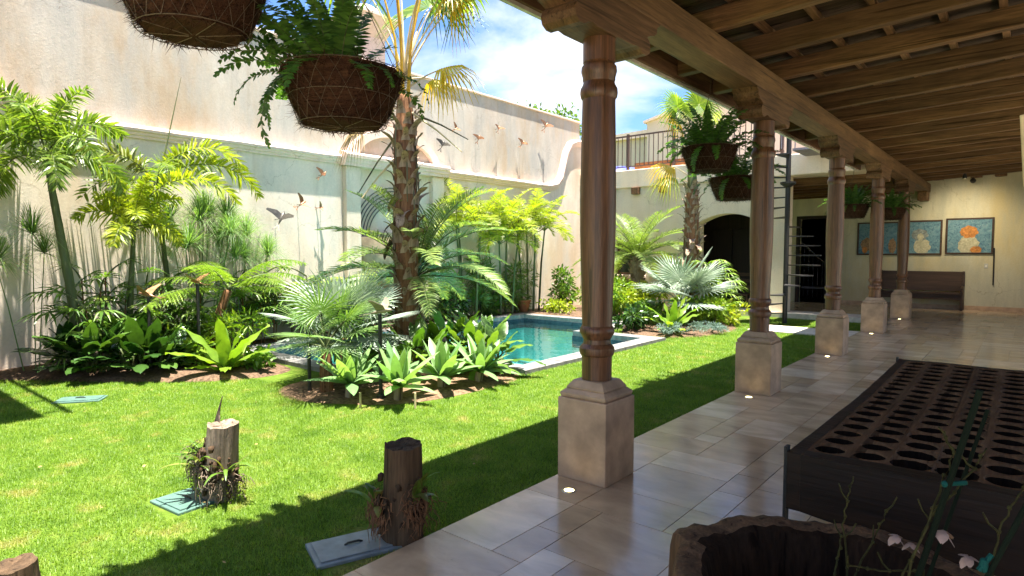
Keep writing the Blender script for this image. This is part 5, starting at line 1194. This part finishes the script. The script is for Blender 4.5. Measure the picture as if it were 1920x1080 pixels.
# metal birds
def bird(loc, span, az, pitch, roll, mat, label, fold=35, pin=None, group=None, head=True):
    t_ = thing('metal_bird', label, 'bird sculpture', loc, group); t_.rotation_euler = (R(roll), R(pitch), R(az)); s_ = span
    b = MB(); b.tube([(-.22 * s_, 0, 0), (-.1 * s_, 0, .004), (.05 * s_, 0, .01), (.16 * s_, 0, .012), (.23 * s_, 0, .006), (.28 * s_, 0, 0)], [.004, .03 * s_, .055 * s_, .05 * s_, .03 * s_, .004], 8); b.obj('body', mat, None, True).parent = t_
    for sd_ in (-1, 1):
        th = .004; poly = [(.14, .02), (.17, .22), (.05, .5), (-.02, .52), (-.02, .3), (-.06, .02)]
        m2 = MB(); f = R(fold); pts = [(x * s_, sd_ * (y * s_) * math.cos(f), y * s_ * math.sin(f) + .02 * s_) for x, y in poly]; n = len(pts)
        m2.add([(x, y, z - th) for x, y, z in pts] + [(x, y, z + th) for x, y, z in pts], [tuple(range(n)), tuple(range(2 * n - 1, n - 1, -1))] + [(i, (i + 1) % n, n + (i + 1) % n, n + i) for i in range(n)])
        m2.obj('wing', mat, None, fixn=True).parent = t_
        m3 = MB(); m3.prism([(-.18 * s_, 0), (-.42 * s_, sd_ * .12 * s_), (-.40 * s_, sd_ * .05 * s_), (-.22 * s_, -sd_ * .01 * s_)], 'z', -.003, .003); m3.obj('tail', mat, None, fixn=True).parent = t_
    if pin:
        d = t_.rotation_euler.to_matrix().inverted() @ Vector(pin); MB().tube([(0, 0, 0), tuple(d)], .006, 5).obj('pin', 'dark_metal').parent = t_
    return t_
BG = 'metal swallows fixed to the garden wall'
for (y, z, span, az, pitch, roll, mat, label, off) in [
    (6.92, 3.12, .42, 60, -40, 55, 'copper', 'small copper bird on the lower wall, just under the ledge', .14), (6.44, 2.52, .55, 100, -30, 60, 'copper', 'larger copper bird on the lower wall, next to the green metal bird', .16), (6.86, 2.48, .30, 80, -10, 70, 'copper', 'smallest copper bird on the lower wall, beside a larger one', .12), (5.98, 2.22, .75, 110, -55, 30, 'dark_metal', 'big dark green metal bird on the lower wall above the lady palms', .22),
    (10.25, 4.15, .55, 80, -60, 60, 'dark_metal', 'dark metal bird on the upper wall just above the ledge, next to the shaggy palm', .10), (10.67, 4.58, .42, 80, -25, 60, 'copper', 'copper bird on the upper wall, first of the flock from the shaggy palm', .12), (11.48, 4.47, .45, 70, -65, 60, 'copper', 'copper bird diving low on the upper wall, second of the flock from the palm', .12),
    (12.24, 4.83, .42, 100, -60, 50, 'copper', 'copper bird high on the upper wall, in the middle of the flock', .12), (13.23, 4.58, .48, 70, -50, 60, 'copper', 'copper bird on the upper wall below and before the largest of the flock', .12), (14.28, 5.21, .62, 80, -55, 55, 'copper', 'largest copper bird of the flock, highest on the upper wall by the big post', .13)]:
    xw = -10.75 if z < 3.4 else -10.82
    bird((xw + off, y, z), span * .82, az, pitch, roll, mat, label, 38, (-off, 0, 0), BG)
def bird_post(loc, h, mat, az, label, span, roll=0, pitch=-10):
    t_ = thing('bird_post', 'black slim post carrying the ' + label, 'post', loc); MB().tube([(0, 0, -.1), (0, 0, h)], .022, 8).obj('pole', 'black_iron').parent = t_
    MB().lathe([(.05, -.05), (.05, .03), (.024, .05)], (0, 0), 12).obj('foot', 'black_iron').parent = t_
    bird((loc[0], loc[1], loc[2] + h + .02), span, az, pitch, roll, mat, 'metal bird, ' + label, 30, None)
bird_post((-5.42, 4.22, .0), .93, 'dull_metal', 30, 'pale one with raised wings before the shaggy trunk', .52)
bird_post((-8.85, 3.12, .04), .98, 'copper', 215, 'copper one gliding over the dark broad-leaf clumps', .50)
bird_post((-8.57, 3.63, .04), 1.14, 'copper', 200, 'copper one at the tree fern fronds', .45)
o = MB().tube([(-6.32, 3.90, -.05), (-6.32, 3.90, .55)], .02, 8).obj('short_post', 'black_iron'); tag(o, 'short black post beside the green fan palm trunk', 'post')
for (x, y, label) in ((-5.30, 3.86, 'short pale bamboo peg before the agave beside the green fan palm'), (-4.85, 4.22, 'short pale bamboo peg before the agave in front of the bird post')):
    o = MB().tube([(x, y, -.06), (x, y, .14)], .012, 6).obj('bamboo_peg', 'bamboo'); tag(o, label, 'peg', 'bamboo pegs at the island bed')
fl = thing('garden_spotlight', 'black garden spotlight beside the foot of the shaggy palm', 'spotlight', (-6.15, 5.75, .05))
b = MB(); b.tube([(0, 0, -.1), (0, 0, .25)], .015, 6); b.obj('spike', 'black_plastic').parent = fl
b = MB(); b.tube([(-.06, 0, .25), (-.02, 0, .28), (.1, .08, .36)], [.05, .06, .075], 12); b.obj('lamp_head', 'black_plastic').parent = fl
# round wall ornament: solid bowl below, concentric rings above
wo = thing('wall_ornament', 'large round wall ornament with concentric rings over a plaster bowl, behind the shaggy palm', 'wall ornament', (-10.75, 8.75, 2.0))
for k in range(6):
    r_ = 1.06 - k * .075
    MB().tube([(-10.70, 8.75 + r_ * math.cos(PI * i / 28), 1.95 + r_ * math.sin(PI * i / 28)) for i in range(29)], .013, 6).obj('ring', 'dark_metal', wo)
pr = [(8.75 + 1.0 * math.cos(PI + PI * i / 24), 1.93 + 1.12 * math.sin(PI + PI * i / 24)) for i in range(25)]
mb = MB(); vv = []; n = 25; lay = [(1, -10.752), (1, -10.70), (.9, -10.62), (.6, -10.54), (.2, -10.52)]
for f, x in lay: vv += [(x, 8.75 + (y - 8.75) * f, 1.93 + (z - 1.93) * f) for y, z in pr]
mb.add(vv, [(i * n + j, i * n + j + 1, (i + 1) * n + j + 1, (i + 1) * n + j) for i in range(4) for j in range(n - 1)] + [tuple(4 * n + j for j in range(n))]); mb.obj('bowl', 'stone_plinth', wo, True)
pt = thing('clay_pot', 'terracotta pot at the far corner of the pool', 'pot', (-10.3, 12.8, .03))
sym(MB().lathe([(.10, 0), (.15, .14), (.18, .26), (.20, .27), (.20, .31), (.165, .31), (.15, .24)], (0, 0), 18).obj('vessel', 'clay')).parent = pt

# fallen leaves on the lawn
mb = MB(); rr = random.Random(8)
for k in range(150):
    x, y = rr.uniform(-10, -2.7), rr.uniform(1, 9)
    if not any(a < x < c and b_ < y < d for a, b_, c, d in LAWN): continue
    q = rr.uniform(0, 6.3); l_ = rr.uniform(.015, .04); w_ = l_ * rr.uniform(.15, .4); d = Vector((math.cos(q), math.sin(q), rr.uniform(-.2, .3))); s_ = Vector((-d.y, d.x, rr.uniform(-.4, .4))) * w_; p = Vector((x, y, LZ + .032))
    mb.add([p, p + d * l_ * .5 - s_, p + d * l_, p + d * l_ * .5 + s_], [(0, 1, 2, 3)])
tag(mb.obj('fallen_leaves', 'leaf_dry'), 'scattered dry fallen leaves on the lawn', 'leaves', None, 'stuff')
# ---------------------------------------------------------------- grass blades
rng = np.random.default_rng(3)
def inside(x, y):
    ok = np.zeros(len(x), bool)
    for a, b_, c, d in LAWN: ok |= (x > a) & (x < c) & (y > b_) & (y < d)
    return ok
parts_ = []
for (x0, y0, x1, y1, dens, hgt, wid) in ((-7.2, .3, -2.57, 4.2, 15000, .030, .0052), (-10.7, 1.0, -7.2, 3.9, 9000, .032, .007), (-5.2, 4.2, -2.57, 7.5, 10000, .032, .0065), (-5.1, 7.5, -2.57, 16.2, 5000, .034, .010), (-7, 10.5, -5.1, 12, 3000, .034, .01)):
    n = int((x1 - x0) * (y1 - y0) * dens); x = rng.uniform(x0, x1, n); y = rng.uniform(y0, y1, n); ok = inside(x, y) & (y > -.10 - .16 * x)
    for vb in ((-4.17, 1.66, .22, .19), (-7.97, 2.09, .24, .2), (-2.80, 1.98, .2, .26)): ok &= ~((abs(x - vb[0]) < vb[2]) & (abs(y - vb[1]) < vb[3]))
    ok &= ~((((x + 5.95) / 1.08) ** 2 + ((y - 5.0) / 1.38) ** 2) < 1) & ~((y > 2.0 + (x + 9.7) * .85) & (x < -7.75) & (y < 4.7)) & ~((x > -4.45) & (y > 13) & (y < 14.1)) & ~((y > 16)) 
    parts_.append(np.stack([x[ok], y[ok], np.full(ok.sum(), hgt), np.full(ok.sum(), wid)], 1))
P = np.concatenate(parts_); n = len(P)
az = rng.uniform(0, 2 * np.pi, n); lean = rng.uniform(.25, 1.15, n); hh = P[:, 2] * rng.uniform(.55, 1.35, n); wd = P[:, 3] * rng.uniform(.7, 1.3, n)
sx, sy_ = -np.sin(az) * wd / 2, np.cos(az) * wd / 2
V = np.empty((n, 3, 3)); z0 = LZ - .002
V[:, 0] = np.stack([P[:, 0] - sx, P[:, 1] - sy_, np.full(n, z0)], 1); V[:, 1] = np.stack([P[:, 0] + sx, P[:, 1] + sy_, np.full(n, z0)], 1)
V[:, 2] = np.stack([P[:, 0] + np.cos(az) * hh * np.sin(lean), P[:, 1] + np.sin(az) * hh * np.sin(lean), z0 + hh * np.cos(lean)], 1)
me = bpy.data.meshes.new('grass'); me.vertices.add(n * 3); me.vertices.foreach_set('co', V.reshape(-1)); me.loops.add(n * 3); me.loops.foreach_set('vertex_index', np.arange(n * 3, dtype=np.int32))
me.polygons.add(n); me.polygons.foreach_set('loop_start', np.arange(0, n * 3, 3, dtype=np.int32)); me.materials.append(MATS['grass_blade']); me.update(calc_edges=True)
o = bpy.data.objects.new('grass', me); COL.objects.link(o); tag(o, 'short bright green lawn grass with dry straw patches', 'grass', None, 'stuff')
